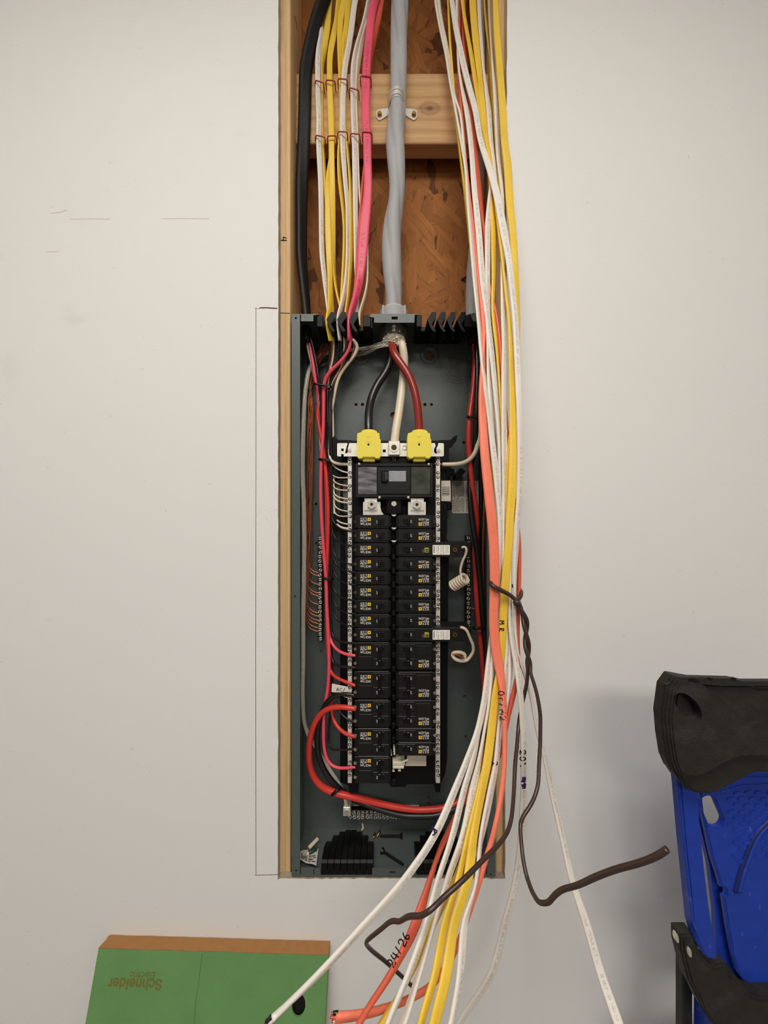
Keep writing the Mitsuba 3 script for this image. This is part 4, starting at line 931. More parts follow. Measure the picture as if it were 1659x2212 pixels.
# second service cable at the right
s2 = thing('feeder_cable', 'grey feeder cable entering the panel at its top right, behind the white cables', 'cable')
part(s2, 'jacket', trefoil([(1034, -20, 24, .075), (1036, 150, 24, .075), (1036, 300, 24, .074), (1034, 420, 24, .070), (1026, 520, 24, .064), (1019, 600, 23, .058), (1018, 650, 24, .054), (1018, 690, 24, .052), (1019, 728, 22, .052)], 0.9, amp=0.1), M_GRAYJ, True)
part(s2, 'sleeve', wire([(1018, 684, 26, .052), (1019, 700, 26, .052), (1020, 722, 25, .052), (1022, 742, 22, .052)], 16, 5), M_BLACKJ, True, label='black collar')
def cond2(name, label, pts, m, n=14):
    part(s2, name, wire(pts, n, 7.0, 3), m, True, label=label)
cond2('conductor', 'red feeder wire that loops along the bottom to the left breakers', [(1024, 735, 11, .055), (1026, 765, 11, .060), (1025, 800, 11, .060), (1021, 850, 11, .052), (1016, 885, 11, .046), (1013, 920, 11, .042), (1012, 955, 11, .042), (1015, 1000, 11, .044), (1021, 1050, 11, .046), (1028, 1100, 11, .050), (1031, 1135, 11, .056), (1028, 1165, 11, .062), (1025.5, 1190, 11, .062), (1027, 1240, 11, .060), (1031, 1310, 11.5, .060), (1037, 1370, 11.5, .062), (1043, 1440, 12, .062), (1047, 1500, 12, .060), (1049, 1560, 12, .060), (1046, 1620, 12, .060),
      (1030, 1680, 12, .058), (1003, 1722, 12, .055), (975, 1740, 12, .052), (940, 1748, 12, .05), (905, 1749.5, 12, .05), (870, 1746, 12.5, .05), (830, 1738, 13, .05), (790, 1728.5, 14, .048), (750, 1719, 14, .046), (725, 1713, 14, .046), (702, 1704, 14, .046), (685, 1690, 14, .046), (673, 1668, 13.5, .045), (667, 1640, 13.5, .043), (667.5, 1612, 13.5, .042), (673, 1580, 13, .040), (683, 1556, 12.5, .038), (698, 1537, 11.5, .035), (716, 1528.5, 11, .030), (738, 1527, 11, .026), (760, 1530, 11, .023), (770, 1531, 10, .023)], M_REDW)
cond2('conductor', 'black feeder wire that loops along the bottom to the left breakers', [(1028, 735, 10, .050), (1030, 770, 10, .046), (1031, 800, 10, .042), (1030, 850, 11, .038), (1028, 900, 11, .036), (1027, 950, 11, .044), (1021, 990, 11, .050), (1015, 1025, 11, .052), (1015, 1060, 11, .048), (1018, 1110, 11.5, .044), (1024, 1150, 12, .042), (1031, 1200, 12, .042), (1037, 1250, 12, .045), (1043, 1330, 13, .052), (1050, 1400, 13, .054), (1054, 1480, 13, .054), (1056, 1560, 13, .054), (1050, 1640, 13, .054), (1030, 1700, 13, .052), (1000, 1736, 13, .050), (965, 1755, 12.5, .048), (925, 1763, 12, .047), (885, 1763, 12, .047), (845, 1756, 12, .048), (805, 1743, 12, .05), (765, 1727, 12, .052), (735, 1706, 12, .053), (712, 1682, 12, .053), (694, 1650, 12, .052), (685, 1612, 12, .050), (686, 1575, 12, .048), (695, 1540, 12, .045), (708, 1514, 11, .040), (728, 1500, 9.5, .033), (748, 1499, 9, .028), (768, 1503, 9, .026)], M_BLACKW)
cond2('conductor', 'second black feeder wire', [(1034, 735, 9, .056), (1040, 780, 10, .064), (1043, 860, 11, .066), (1041, 960, 11, .066), (1039, 1040, 11, .068), (1040, 1100, 11, .070), (1043, 1200, 12, .070), (1050, 1320, 12, .068), (1058, 1420, 12, .066), (1060, 1520, 12, .064), (1056, 1620, 12, .06), (1038, 1690, 12, .056), (1008, 1728, 12, .054), (975, 1748, 12, .053), (930, 1757, 11, .053), (880, 1757, 11, .053), (835, 1749, 11, .054), (800, 1737, 11, .055)], M_BLACKW)
cond2('conductor', 'white neutral wire curving to the right neutral bar', [(1036, 740, 8, .054), (1040, 800, 9, .056), (1039, 880, 9, .052), (1034, 935, 9, .046), (1031, 965, 10, .042), (1022, 986, 10, .038), (1006, 999, 9.5, .036), (985, 1003, 9, .035), (965, 1003.5, 9, .034), (955, 1003, 8.5, .034)], M_CREAM)
part(s2, 'conductor_tip', wire([(957, 1003, 5, .034), (938, 1002, 4.5, .034)], 8, 5), M_COPPER, True, label='bare copper tip')
def rope(pts, strands, r_, turns, m_n=6):
    c = smooth_rows(curve(pts, 5), 3)
    p = np.array([P(x, y, Y) for x, y, w, Y in c]); t = frames(p)
    s = np.cross(t, [0, 1.0, 0]); s /= np.linalg.norm(s, axis=1, keepdims=True) + 1e-9; u = np.cross(s, t)
    R_ = c[:, 2] / 2 * sc(c[:, 3]); ms = []
    L = np.linspace(0, 1, len(p))
    for j in range(strands):
        a = 2 * np.pi * (L * turns + j / strands)
        q = p + (R_ * (1 - r_) * np.cos(a))[:, None] * s + (R_ * (1 - r_) * np.sin(a))[:, None] * u
        ms.append(tube(q, R_ * r_, m_n))
    return cat_(ms)
part(s2, 'bare_copper', rope([(1028, 728, 5, .048), (1036, 755, 5, .046), (1044, 790, 5, .054), (1049, 900, 5, .060), (1047, 1060, 5, .052), (1045, 1130, 5, .050), (1043, 1200, 5, .05), (1044, 1250, 5, .052), (1046, 1290, 4, .054), (1043, 1310, 3, .056), (1030, 1316, 3, .068), (1012, 1310, 3, .072)], 5, 0.42, 16), M_COPPER, True, label='stranded bare copper ground')

# ---------------------------------------------------------------- wires inside the panel, left side
def w1(name, label, pts, m, group=None, n=8, cat='wire', step=8.0):
    return solo(name, label, cat, wire(pts, n, step, 3), m, True, group=group)
# three wires out of the black cable
bc = 'black_cable'
part(bc, 'conductor', wire([(662, 730, 6, .046), (665, 750, 6, .047), (671, 775, 6, .049), (676, 800, 6, .051), (682, 828, 6, .052), (687, 860, 6, .056), (692, 950, 6, .06), (696, 1000, 6, .06)], 10, 7), M_CREAM, True, label='cream wire')
part(bc, 'conductor', wire([(666, 725, 6, .043), (670, 750, 7, .044), (676, 785, 7.5, .045), (682, 825, 7.5, .046), (687, 850, 7, .050), (693, 900, 6, .056), (697, 960, 6, .056), (701, 1000, 6, .055), (705, 1100, 6, .056), (707, 1300, 6, .056), (712, 1375, 6, .052), (722, 1398, 6, .042), (738, 1410, 6.5, .032), (755, 1415, 7, .025), (768, 1416, 6, .023)], 10, 7), M_PINKW, True, label='pink-red wire')
part(bc, 'conductor', wire([(669, 722, 6, .040), (676, 750, 6.5, .041), (683, 785, 7, .043), (689, 825, 7, .045), (692, 850, 7, .050), (697, 950, 6.5, .056), (702, 1050, 6, .058), (706, 1200, 6, .058), (710, 1360, 6, .055), (720, 1432, 6, .045), (736, 1440, 6, .034), (755, 1441, 6, .026), (768, 1442, 5, .024)], 10, 7), M_BLACKW, True, label='black wire')
# out of the pink cable
part(kp, 'conductor', wire([(752, 728, 6, .022), (750, 745, 6, .024), (742, 768, 6.5, .030), (722, 795, 7, .038), (703, 818, 7, .043), (695, 836, 7, .046), (696, 870, 6.5, .052), (702, 960, 6, .056), (707, 1050, 6, .056), (711, 1200, 6, .057), (714, 1350, 6, .056), (717, 1480, 6, .055), (712, 1560, 5, .056), (709, 1600, 4, .055), (716, 1620, 4, .045), (740, 1620, 4, .034), (766, 1618, 4, .024)], 10, 7), M_BLACKW, True, label='black wire')
part(kp, 'conductor', wire([(757, 728, 6, .020), (757, 742, 6.5, .022), (749, 764, 7, .026), (733, 784, 7.5, .031), (714, 802, 8, .036), (703, 818, 8, .040), (699, 840, 8, .043), (699, 880, 7.5, .045), (698, 935, 7.5, .047), (694, 990, 7.5, .048), (692.5, 1050, 7.5, .048), (694, 1110, 7.5, .048), (697, 1160, 7.5, .048), (700, 1200, 8, .048), (704, 1250, 8, .048), (706, 1310, 8, .048), (709, 1370, 8.5, .048), (711, 1430, 8, .048), (709, 1478, 8, .048), (703, 1520, 7.5, .046), (699, 1560, 7, .044), (699, 1600, 7, .042), (704, 1635, 7, .038), (715, 1652, 6.5, .034), (732, 1659.5, 6.5, .030), (750, 1659, 6, .026), (768, 1657, 5, .023)], 10, 7), M_PINKW, True, label='pink wire running down to the lowest left breaker')
part(kp, 'conductor', wire([(762, 733, 6, .023), (768, 738, 7, .024), (773, 747, 7.5, .027), (769, 762, 7.5, .032), (756, 780, 7, .038), (742, 798, 7, .043), (732, 815, 7, .047), (726, 835, 6.5, .050), (720, 870, 5.5, .055), (714, 905, 5, .06), (711, 940, 5, .062), (711, 980, 5, .06), (714, 996, 6, .052), (724, 1001, 7, .045), (740, 1003, 7, .038), (755, 1003, 6.5, .034)], 10, 7), M_CREAM, True, label='cream neutral wire bowing out to the right')
part(kp, 'bare_wire', wire([(760, 730, 2.4, .024), (766, 745, 2.4, .026), (762, 762, 2.4, .03), (748, 790, 2.4, .040), (728, 815, 2.4, .052), (700, 845, 1.8, .07), (678, 880, 1.8, .078), (668, 930, 1.7, .08)], 6, 7), M_COPPER, True, label='bare copper wire')
# red-orange wire of the rust cable
part('rust_cable', 'conductor', wire([(757, 716, 6, .036), (752, 745, 7, .042), (740, 776, 7.5, .047), (724, 803, 8, .050), (710, 824, 8, .051), (703, 838, 8, .052), (694, 860, 8, .053), (687.5, 880, 8, .053), (686, 897, 8, .053), (690, 925, 8, .053), (697, 965, 8, .053), (702, 1000, 8.5, .053), (706, 1050, 9, .052), (708.5, 1110, 9, .052), (708, 1170, 8, .053), (706, 1230, 7.5, .054), (705, 1300, 7.5, .054), (707, 1380, 8, .054), (711, 1440, 7, .054), (718, 1458, 7, .044), (735, 1468, 7, .034), (752, 1475, 7.5, .027), (768, 1481, 7, .023)], 10, 7), M_REDW, True, label='orange-red wire')
# lower red wire to the breaker below
w1('red_wire', 'short red wire curving down to the second lowest left double breaker', [(713, 1440, 5, .058), (714, 1500, 6, .056), (716, 1535, 7, .050), (722, 1560, 8, .043), (733, 1575, 8, .036), (747, 1586, 8.5, .028), (757, 1590, 9, .024), (770, 1591, 8, .023)], M_REDW)
# black branches
tr = 0
for i, y in enumerate((1147, 1178, 1218, 1234.5, 1262, 1295.5, 1325, 1352)):
    x = 713 + 0.6 * (i % 5) + 0.4 * i
    row = ('first', 'second', 'third', 'fourth', 'fifth', 'sixth', 'seventh', 'eighth')[i]
    top = [(735 - i * 2.5, 745, 3, .040), (724 - i, 790, 4, .046), (712 + i * 0.9, 833, 4.2, .052), (710 + i * .8, 900, 4.2, .056)]
    w1('black_wire', f'{row} thin black wire from the top running to the left breakers', top + [(x, 1000, 4.2, .057 + .001 * (i % 4)), (x + 1, y - 60, 4.2, .057), (x + 4, y - 28, 4, .056), (x + 14, y - 9, 3.8, .048), (x + 28, y - 1, 3.6, .036), (x + 42, y + 0.5, 3.4, .027), (770, y + 1, 3.2, .023)], M_BLACKW, 'black wires of the left bundle')
w1('black_wire', 'grey-black wire curving below the single breakers of the left column', [(715, 1320, 5, .056), (716, 1368, 5.5, .055), (724, 1382, 5.5, .047), (738, 1388, 5.5, .036), (754, 1389, 5.5, .028), (772, 1389.5, 5, .023)], M_BLACKW, 'black wires of the left bundle')
w1('black_wire', 'black wire curving down below the red feeder end', [(724, 1515, 6, .045), (732, 1535, 6, .040), (744, 1550, 6, .033), (758, 1559, 6, .026), (770, 1561, 5, .023)], M_BLACKW, 'black wires of the left bundle')
# white neutrals to the left neutral bar
for i, (y0, y1, w_) in enumerate(((1006, 1022, 3.6), (1034, 1031.5, 3), (1043, 1050, 3), (1059, 1059, 3.2), (1073, 1078, 3.4), (1083, 1086.5, 4), (1100, 1105, 3.2), (1118, 1114.5, 3), (1128, 1133, 3.6), (1139, 1143, 6))):
    x = 712 + 1.1 * i
    row = ('first', 'second', 'third', 'fourth', 'fifth', 'sixth', 'seventh', 'eighth', 'ninth', 'tenth')[i]
    w1('white_wire', f'{row} pale wire from the top running to the left neutral bar', [(712 + i * .8, 880, 3, .062), (712.5 + i * .9, 960, 3.2, .062), (x, y0 - 22, w_, .062), (x + 3, y0 - 5, w_, .060), (x + 12, (2 * y0 + y1) / 3 - (0 if y1 < y0 else 0), w_, .052), (x + 24, (y0 + 2 * y1) / 3 + 0.5, w_, .043), (748, y1, w_, .035), (757, y1, w_, .033)], M_CREAM, 'pale neutral wires of the left bar')
# short stubs of neutrals, and fine wires behind the entry plate
for i, (x, wd, m) in enumerate(((713, 5, M_BLACKW), (717, 4, M_COPPER), (720.5, 4, M_CREAM), (731, 6, M_BLACKW), (736.5, 6, M_BLACKW), (743, 4, M_CREAM), (747, 3.5, M_COPPER))):
    col = {M_BLACKW: 'black', M_COPPER: 'bare copper', M_CREAM: 'cream'}[m]
    w1({'black': 'black_wire', 'bare copper': 'copper_wire', 'cream': 'white_wire'}[col], f'{col} wire under the left entry plate, {ORD[i]} from the left of the row', [(x, 728, wd, .028), (x + 1, 745, wd, .032), (x - 1, 775, wd, .040), (x - 7 - i, 805, wd, .046), (706 + i * 1.6, 832, wd * .9, .050), (706 + i * 1.2, 880, wd * .8, .058), (709 + i, 960, wd * .7, .062), (710 + i, 1040, wd * .6, .062)], m)
# bare copper grounds
ends = [1237, 1244, 1262.5, 1281, 1287.5, 1305.5, 1324, 1331, 1340, 1347, 1356, 1364]
for i, y in enumerate(ends):
    o = i * 1.25
    wob = rng.uniform(-3.6, 3.6, 8)
    pts = [(716 - i * 2.2, 742 + (i % 3) * 5, 1.7, .05), (694 - i * 1.2 + wob[0], 775, 1.7, .066), (676 - i * 0.8 + wob[1], 815, 1.8, .073 + .0012 * (i % 5)), (664 + o * .8 + wob[2], 880, 1.8, .074 + .001 * (i % 4)), (665 + o * .7 + wob[3], 960, 1.8, .073 + .001 * (i % 6)), (664 + o * 0.8 + wob[4], 1040, 1.8, .073), (663 + o * .7 + wob[5], 1120, 1.8, .074), (663 + o * .5 + wob[6], 1180, 2.3, .074)]
    if y > 1215: pts.append((663 + (6 - i) * 0.6 + wob[7] * 0.4, max(1200, y - 34), 2.3, .075))
    pts += [(664.5 + (6 - i) * .5, y - 13, 2.3, .074), (669, y - 4.5, 1.8, .072), (678, y - 1, 2.5, .070), (688, y, 2.5, .070)]
    w1('copper_wire', f'bare copper wire joining the left ground bar, {ORD[i]} from the top', pts, M_COPPER, 'bare copper ground wires at the left', n=6)
solo('ground_conductor', 'twisted silver stranded ground conductor along the left side of the panel', 'wire', rope([(840, 742, 7, .06), (790, 752, 8, .07), (735, 758, 9, .076), (694, 766, 9, .078), (674, 785, 10, .072), (664, 815, 10, .066), (657.5, 870, 10.5, .062), (654.5, 950, 11, .060), (653.5, 1010, 11, .060), (656, 1090, 11, .060), (657, 1170, 11, .060), (656.5, 1250, 11, .060), (655, 1330, 10.5, .061), (655, 1420, 10, .063), (654, 1490, 9.5, .066), (656, 1550, 9, .070), (665, 1585, 9, .074), (682, 1613, 9, .074), (701, 1645, 9, .074), (722, 1678, 9, .074), (738, 1702, 9, .072), (746, 1725, 9, .068), (749, 1746, 9, .066)], 8, 0.30, 30), M_ALU, True)

# cable ties
def tie(label, pts, r=0.0016, Y=None):
    k = thing('cable_tie', label, 'cable tie', 'black cable ties')
    c = curve(pts + [pts[0]], 3)
    p = np.array([P(x, y, Y_) for x, y, Y_ in c])
    v = tube(p, r, 8)
    part(k, 'band', v, M_TIE, True)
    return k
def tie_h(label, x0, x1, y0, y1, Yf, Yb, head=None, r=0.0022):
    k = tie(label, [(x0, y0, (Yf + Yb) / 2), (x0 + 3, y0 + (y1 - y0) * .1, Yf), ((x0 + x1) / 2, (y0 + y1) / 2, Yf - 0.001), (x1 - 3, y0 + (y1 - y0) * .9, Yf), (x1, y1, (Yf + Yb) / 2), ((x0 + x1) / 2 + 2, (y0 + y1) / 2, Yb)], r)
    if head: part(k, 'head', bpx(head[0], head[1], head[0] + 7, head[1] + 8, Yf - 0.004, Yf + 0.003, 0.0008), M_TIE)
tie_h('black cable tie at the top of the left wire bundle', 677, 717, 828, 836, .035, .060, (706, 831))
tie_h('black cable tie on the left wire bundle beside the lug cover', 689, 712, 992, 993, .043, .066, (703, 989))
tie_h('black cable tie half way down the left wire bundle', 697, 720, 1249, 1251, .043, .064, (708, 1246))
tie_h('black cable tie around the big red loop at the bottom left', 716, 734, 1717, 1703, .038, .060, None, 0.0030)
tie_h('black cable tie around the right wires beside the neutral loop', 1009, 1036, 900, 900, .034, .060, (1026, 896))
tie_h('black cable tie around the right red wire by the lower pigtail', 1022, 1050, 1356, 1358, .046, .070, None, 0.0028)
# white tape flag with letters
tp = thing('tape_flag', 'white tape flag with handwriting on a black wire beside the left neutral bar', 'label')
part(tp, 'tape', ppx([(717, 1477), (726, 1479), (757, 1485), (761, 1489), (757, 1497), (716, 1495)], .030, .0312), M_TAPE)
writing(tp, 'AC/', (727, 1489.5), (1, 0.06), 7.5, lambda y: .0296, M_INK, 1.1)
part(tp, 'tail', ppx([(740, 1504), (755, 1507), (756, 1512), (752, 1509)], .034, .035), M_TAPE)

# pigtails of the two long breakers
pg = 'gfci_breaker'
coil = [(998, 1183, 6.5, .012), (1003, 1179, 6.5, .008), (1008, 1182, 6.5, .008), (1008, 1192, 6.5, .010), (1002, 1206, 6.5, .014), (996, 1222, 6.8, .018), (994, 1238, 7, .020), (998, 1250, 7, .021)]
c = curve(coil, 5); c = smooth_rows(c, 2)
p = [P(x, y, Y) for x, y, w, Y in c]
ax0, ax1 = P(1004, 1250, .016), P(978, 1266, .038)
axd = (ax1 - ax0); Lc = np.linalg.norm(axd); axd /= Lc
e1 = np.cross(axd, [0, 1, 0]); e1 /= np.linalg.norm(e1); e2 = np.cross(axd, e1)
R0 = 10.2 * sc(.03)
q0 = p[-1] - ax0; a0 = math.atan2(q0 @ e2, q0 @ e1)
hel = []
for t in np.linspace(0, 1, 210):
    ang = a0 + t * 2 * np.pi * 6.2
    hel.append(ax0 + axd * Lc * max(0, (t - 0.13) / 0.87) + R0 * (math.cos(ang) * e1 + math.sin(ang) * e2))
hel.append(hel[-1] + e1 * 0.003 + [0.002, 0, -0.004])
part(pg, 'pigtail', tube(np.array(p[:-2] + hel), 2.75 * sc(.02), 10), M_CREAM, True, label='tightly coiled white pigtail wire')
pg2 = 'gfci_breaker_001'
part(pg2, 'pigtail', wire([(995, 1355, 6.5, .014), (1002, 1356, 6.5, .010), (1009, 1363, 6.5, .010), (1015, 1378, 6.5, .012), (1022, 1394, 6.5, .014), (1023, 1405, 6.5, .016), (1016, 1418, 6.8, .018), (1008, 1427, 7, .018), (999, 1428, 7.5, .018), (988, 1426, 8, .016), (979, 1420, 8, .015), (976, 1414, 7.5, .016), (980, 1409, 7, .02), (992, 1409, 8, .022), (1003, 1412, 8, .024), (1006, 1419, 8, .024), (1000, 1424, 7, .024)], 12, 4), M_CREAM, True, label='hooked white pigtail wire')
part(pg2, 'pigtail_tip', wire([(977, 1412, 3.5, .0105), (986, 1413, 4, .0095), (996, 1419, 4, .0095), (1003, 1422, 3, .012)], 8, 4), M_COPPER, True, label='bare copper end')

# ---------------------------------------------------------------- scraps on the panel floor
ZF = ZBt + TH
def Pz(px, py, z):
    """Point on a level surface at height z seen at this pixel."""
    s = (ZC - z) / (py - H / 2)
    return np.array([(px - W / 2) * s, s * F - CAM, z])
def screw(label, a, b, r, ra):
    k = thing('screw', label, 'screw', 'dark screws lying on the panel floor')
    A, B = np.array(a), np.array(b); d = (B - A) / np.linalg.norm(B - A)
    part(k, 'head', cat_([cyl(A - d * 0.001, A + d * 0.0035, ra, 14, ra * 0.6)]), M_DARKMETAL)
    n = 60; t = np.linspace(0, 1, n)[:, None]
    e = np.cross(d, [0, 0, 1.0]); e /= np.linalg.norm(e); u = np.cross(d, e)
    hx = A + d * 0.003 + (B - A) * t * 0.95 + r * (np.cos(t * 110) * e + np.sin(t * 110) * u)
    part(k, 'shank', tube(np.array([A + d * 0.002, B - d * 0.003, B]), [r, r, r * 0.2], 8), M_VOID)
    part(k, 'thread', tube(hx, 0.0006, 4), M_DARKMETAL)
screw('dark screw lying level on the panel floor, head to the right', Pz(868, 1806, ZF + 0.0052), Pz(822, 1806, ZF + 0.0030), 0.0021, 0.0055)
screw('dark screw lying slanted on the panel floor between the entry plates', Pz(826, 1838, ZF + 0.0052), Pz(872, 1868, ZF + 0.0025), 0.0021, 0.0058)
w_ = thing('wire_scrap', 'short cut-off piece of thick white wire on the panel floor', 'wire scrap')
A, B = Pz(667, 1832, ZF + 0.009), Pz(686, 1812, ZF + 0.010)
part(w_, 'sleeve', tube([A, A * .5 + B * .5, B], [0.0035, 0.0036, 0.0034], 12), M_CREAM, True)
part(w_, 'core', tube([A + (A - B) * 0.02, A + (A - B) * 0.09], 0.0018, 8), M_COPPER)
w_ = thing('wire_scrap', 'short green sleeve scrap lying on the paper tag', 'wire scrap')
A, B = Pz(667, 1843, ZF + 0.006), Pz(684, 1834, ZF + 0.006)
part(w_, 'sleeve', tube([A, A * .5 + B * .5, B], [0.0032, 0.0034, 0.0032], 12), M_GREEN, True)
part(w_, 'tip', tube([A + (A - B) * 0.02, A + (A - B) * .25], 0.0030, 10), M_CREAM, True)
tg = thing('paper_tag', 'crumpled printed paper tag in the bottom left corner of the panel', 'tag')
q = [Pz(648, 1838, ZF + .004), Pz(688, 1834, ZF + .003), Pz(683, 1871, ZF + .010), Pz(648, 1858, ZF + .010)]
q[0][0] += 0.0005
V = []
for i in range(9):
    for j in range(9):
        u, v_ = i / 8, j / 8
        pnt = (q[0] * (1 - u) + q[1] * u) * (1 - v_) + (q[3] * (1 - u) + q[2] * u) * v_
        V.append(pnt + [0, 0, 0.0012 * math.sin(7 * u + 2 * v_)])
Fq = [(i * 9 + j, (i + 1) * 9 + j, (i + 1) * 9 + j + 1, i * 9 + j + 1) for i in range(8) for j in range(8)]
part(tg, 'sheet', (np.array(V), np.array(Fq)), M_LABEL, True)
ms = []
for r in (0.45, 0.58, 0.70, 0.83):
    for u in np.arange(0.08, 0.92, 0.055):
        if rng.uniform() < .8:
            pnt = (q[0] * (1 - u) + q[1] * u) * (1 - r) + (q[3] * (1 - u) + q[2] * u) * r
            ms.append(rbox(pnt + [-0.0007, -0.0011, .0002 + 0.0012 * math.sin(7 * u + 2 * r)], pnt + [0.0007, 0.0011, .0007 + 0.0012 * math.sin(7 * u + 2 * r)], 0))
part(tg, 'print', cat_(ms), M_GREYINK)
for i, (x, y, m, lab) in enumerate(((781, 1791, M_BEIGE, 'small tan sliver leaning at the back of the left entry plate'), (806, 1808, M_BRASS, 'small yellow scrap beside the left entry plate'), (814, 1805, M_BRASS, 'small yellow curled scrap touching the other scrap'))):
    A = Pz(x, y + 3, ZF + 0.0025)
    solo('debris_scrap', lab, 'scrap', tube([A, A + [0.003, 0.003, 0.002], A + [0.002 + .004 * (i == 2), 0.006, 0.006 if i != 1 else 0.002], A + [0.005 * (i > 0), .009, .010 if i == 0 else .003]], [.0016, .0022, .0022, .0012], 8), m, True)

# ---------------------------------------------------------------- loose cables at the right
FP = PchipInterpolator([-40, 0, 100, 200, 300, 400, 500, 600, 700, 800, 1000, 1200, 1300, 1400, 1500, 1600, 1700, 1800, 1900, 2000, 2100, 2300],
                       [.036, .034, .028, .016, .000, -.025, -.048, -.066, -.080, -.092, -.108, -.118, -.120, -.124, -.137, -.153, -.172, -.196, -.222, -.248, -.272, -.320])
def fp(pts, off):
    """(px, py, width[, own offset]) hung at the bundle's depth at that height, 'off' metres behind its front."""
    return [(p[0], p[1], p[2], float(FP(p[1])) + (p[3] if len(p) > 3 else off)) for p in pts]
def rc(name, label, pts, off, m, tag=None, **kw):
    return cable(name, label, fp(pts, off), m, GR, tag=tag, **kw)

W = W
kWL1 = rc('white_cable', 'white cable marked 19 swinging down left to a cut end over the green box',
   [(940, -30, 8), (941, 0, 8), (948, 45, 8), (957, 90, 8), (964, 120, 8), (973, 180, 8), (984, 240, 7), (995, 300, 8), (1006, 370, 8), (1011, 440, 8.5), (1016, 500, 9), (1024, 600, 9), (1033, 690, 9), (1043, 800, 9.5), (1054, 880, 11), (1064, 960, 14), (1074, 1050, 14), (1080, 1120, 13), (1081, 1180, 12), (1077, 1250, 12, .012), (1067, 1330, 12, .014), (1060, 1390, 11, .010),
    (1055, 1440, 14, .004), (1048, 1500, 14, .002), (1034.5, 1570, 15, 0), (1009, 1640, 15, -.006), (985, 1700, 16.5, -.010), (941, 1800, 18, -.016), (874, 1900, 19.5, -.024), (785, 2000, 21, -.032), (692, 2100, 22.5, -.040), (585, 2203, 24, -.05)], .002, M_WHITE, 'WL1', wide=.0100)
def stubs(parent, at, d, Y, mats, gap):
    d = np.array(d, float)
    for i, m in enumerate(mats):
        a = np.array(at) + np.array([-d[1], d[0]]) * (i - (len(mats) - 1) / 2) * gap
        e = a + d * (6 + 3 * (i % 2))
        part(parent, 'conductor', tube([P(a[0] - d[0] * 5, a[1] - d[1] * 5, Y), P(e[0], e[1], Y)], 0.0016, 8), m, True)
        f_ = e + d * 4
        part(parent, 'conductor_tip', tube([P(e[0] - d[0], e[1] - d[1], Y), P(f_[0], f_[1], Y)], 0.0009, 6), M_COPPER, True)
stubs(kWL1, (584, 2203), (-.72, .69), float(FP(2203)) - .05, (M_CREAM, M_BLACKW), 7)
rc('white_cable', 'thin white cable pressed against the right side of the leftmost loose white cable', [(947, -30, 8), (948, 0, 8), (966, 110, 10), (983, 215, 9), (993, 240, 7), (1002, 320, 7), (1011, 430, 7), (1018, 500, 7), (1030, 640, 7), (1041, 760, 7), (1058, 930, 8), (1070, 1050, 8), (1074, 1180, 8), (1070, 1250, 8), (1064, 1340, 8)], .010, M_WHITE)
rc('yellow_cable', 'narrow yellow cable peeping out behind the leftmost loose white cable', [(967, -30, 6), (968, 0, 6), (972, 90, 6), (976, 140, 6), (979, 190, 5), (984, 250, 6), (991, 310, 6), (1008, 450, 6), (1030, 660, 6), (1045, 800, 6), (1064, 1000, 7), (1072, 1180, 7), (1068, 1280, 8), (1060, 1380, 8), (1051, 1440, 8), (1046, 1500, 9), (1034, 1560, 9), (1030, 1600, 8)], .014, M_YELLOW)
rc('white_cable', 'white printed cable, third loose white one from the left at the top', [(987, -30, 8), (987, 0, 8), (988, 80, 6), (990, 140, 6), (998, 190, 9), (1008, 240, 12), (1018, 320, 12), (1024, 400, 13), (1034, 500, 14), (1042, 600, 14), (1055, 700, 13), (1066, 800, 13), (1073, 880, 11), (1078, 960, 9), (1080, 1100, 8), (1079, 1200, 10), (1074, 1300, 12), (1064, 1440, 12), (1056, 1520, 9), (1047.5, 1570, 9), (1036, 1640, 13), (1023, 1700, 18), (1002, 1800, 18), (967, 1900, 18), (937, 2000, 15), (906, 2100, 12), (868, 2215, 12), (856, 2240, 12)], .007, M_WHITE, 'Wq')
kO1 = rc('orange_cable', 'wide salmon orange cable in front of the bundle with handwriting', [(993, -30, 8, .026), (994, 0, 8, .026), (991, 120, 8, .026), (996, 240, 7, .024), (1012, 420, 7, .022), (1022, 500, 7, .020), (1032, 600, 7, .016), (1044.5, 740, 9, .007), (1043, 790, 13, .004), (1041, 860, 16, 0), (1045.5, 960, 19, -.004), (1054, 1050, 20.5, -.006), (1066.5, 1180, 21, -.006), (1068.5, 1250, 21, -.006), (1066, 1340, 20, -.006), (1071, 1400, 21, -.005), (1078, 1440, 20, -.004), (1087, 1500, 14.5, -.004), (1090.5, 1570, 12.5, -.003), (1090, 1640, 12, -.002), (1085, 1700, 13.5, 0), (1066.5, 1800, 15, .004), (1051, 1850, 15, .010), (1037, 1900, 14, .018), (1022, 1945, 14, .024), (985, 2050, 18, .034), (930, 2130, 20, .036), (880, 2160, 22, .03), (845, 2174, 24, .022), (790, 2190, 25, .012), (724, 2198, 26, .006)], .004, M_ORANGE, 'O1', wide=.0120, thick=.0062)
stubs(kO1, (726, 2197), (-1, .05), float(FP(2198)) + .006, (M_CREAM, M_RUST, M_BLACKW), 9)
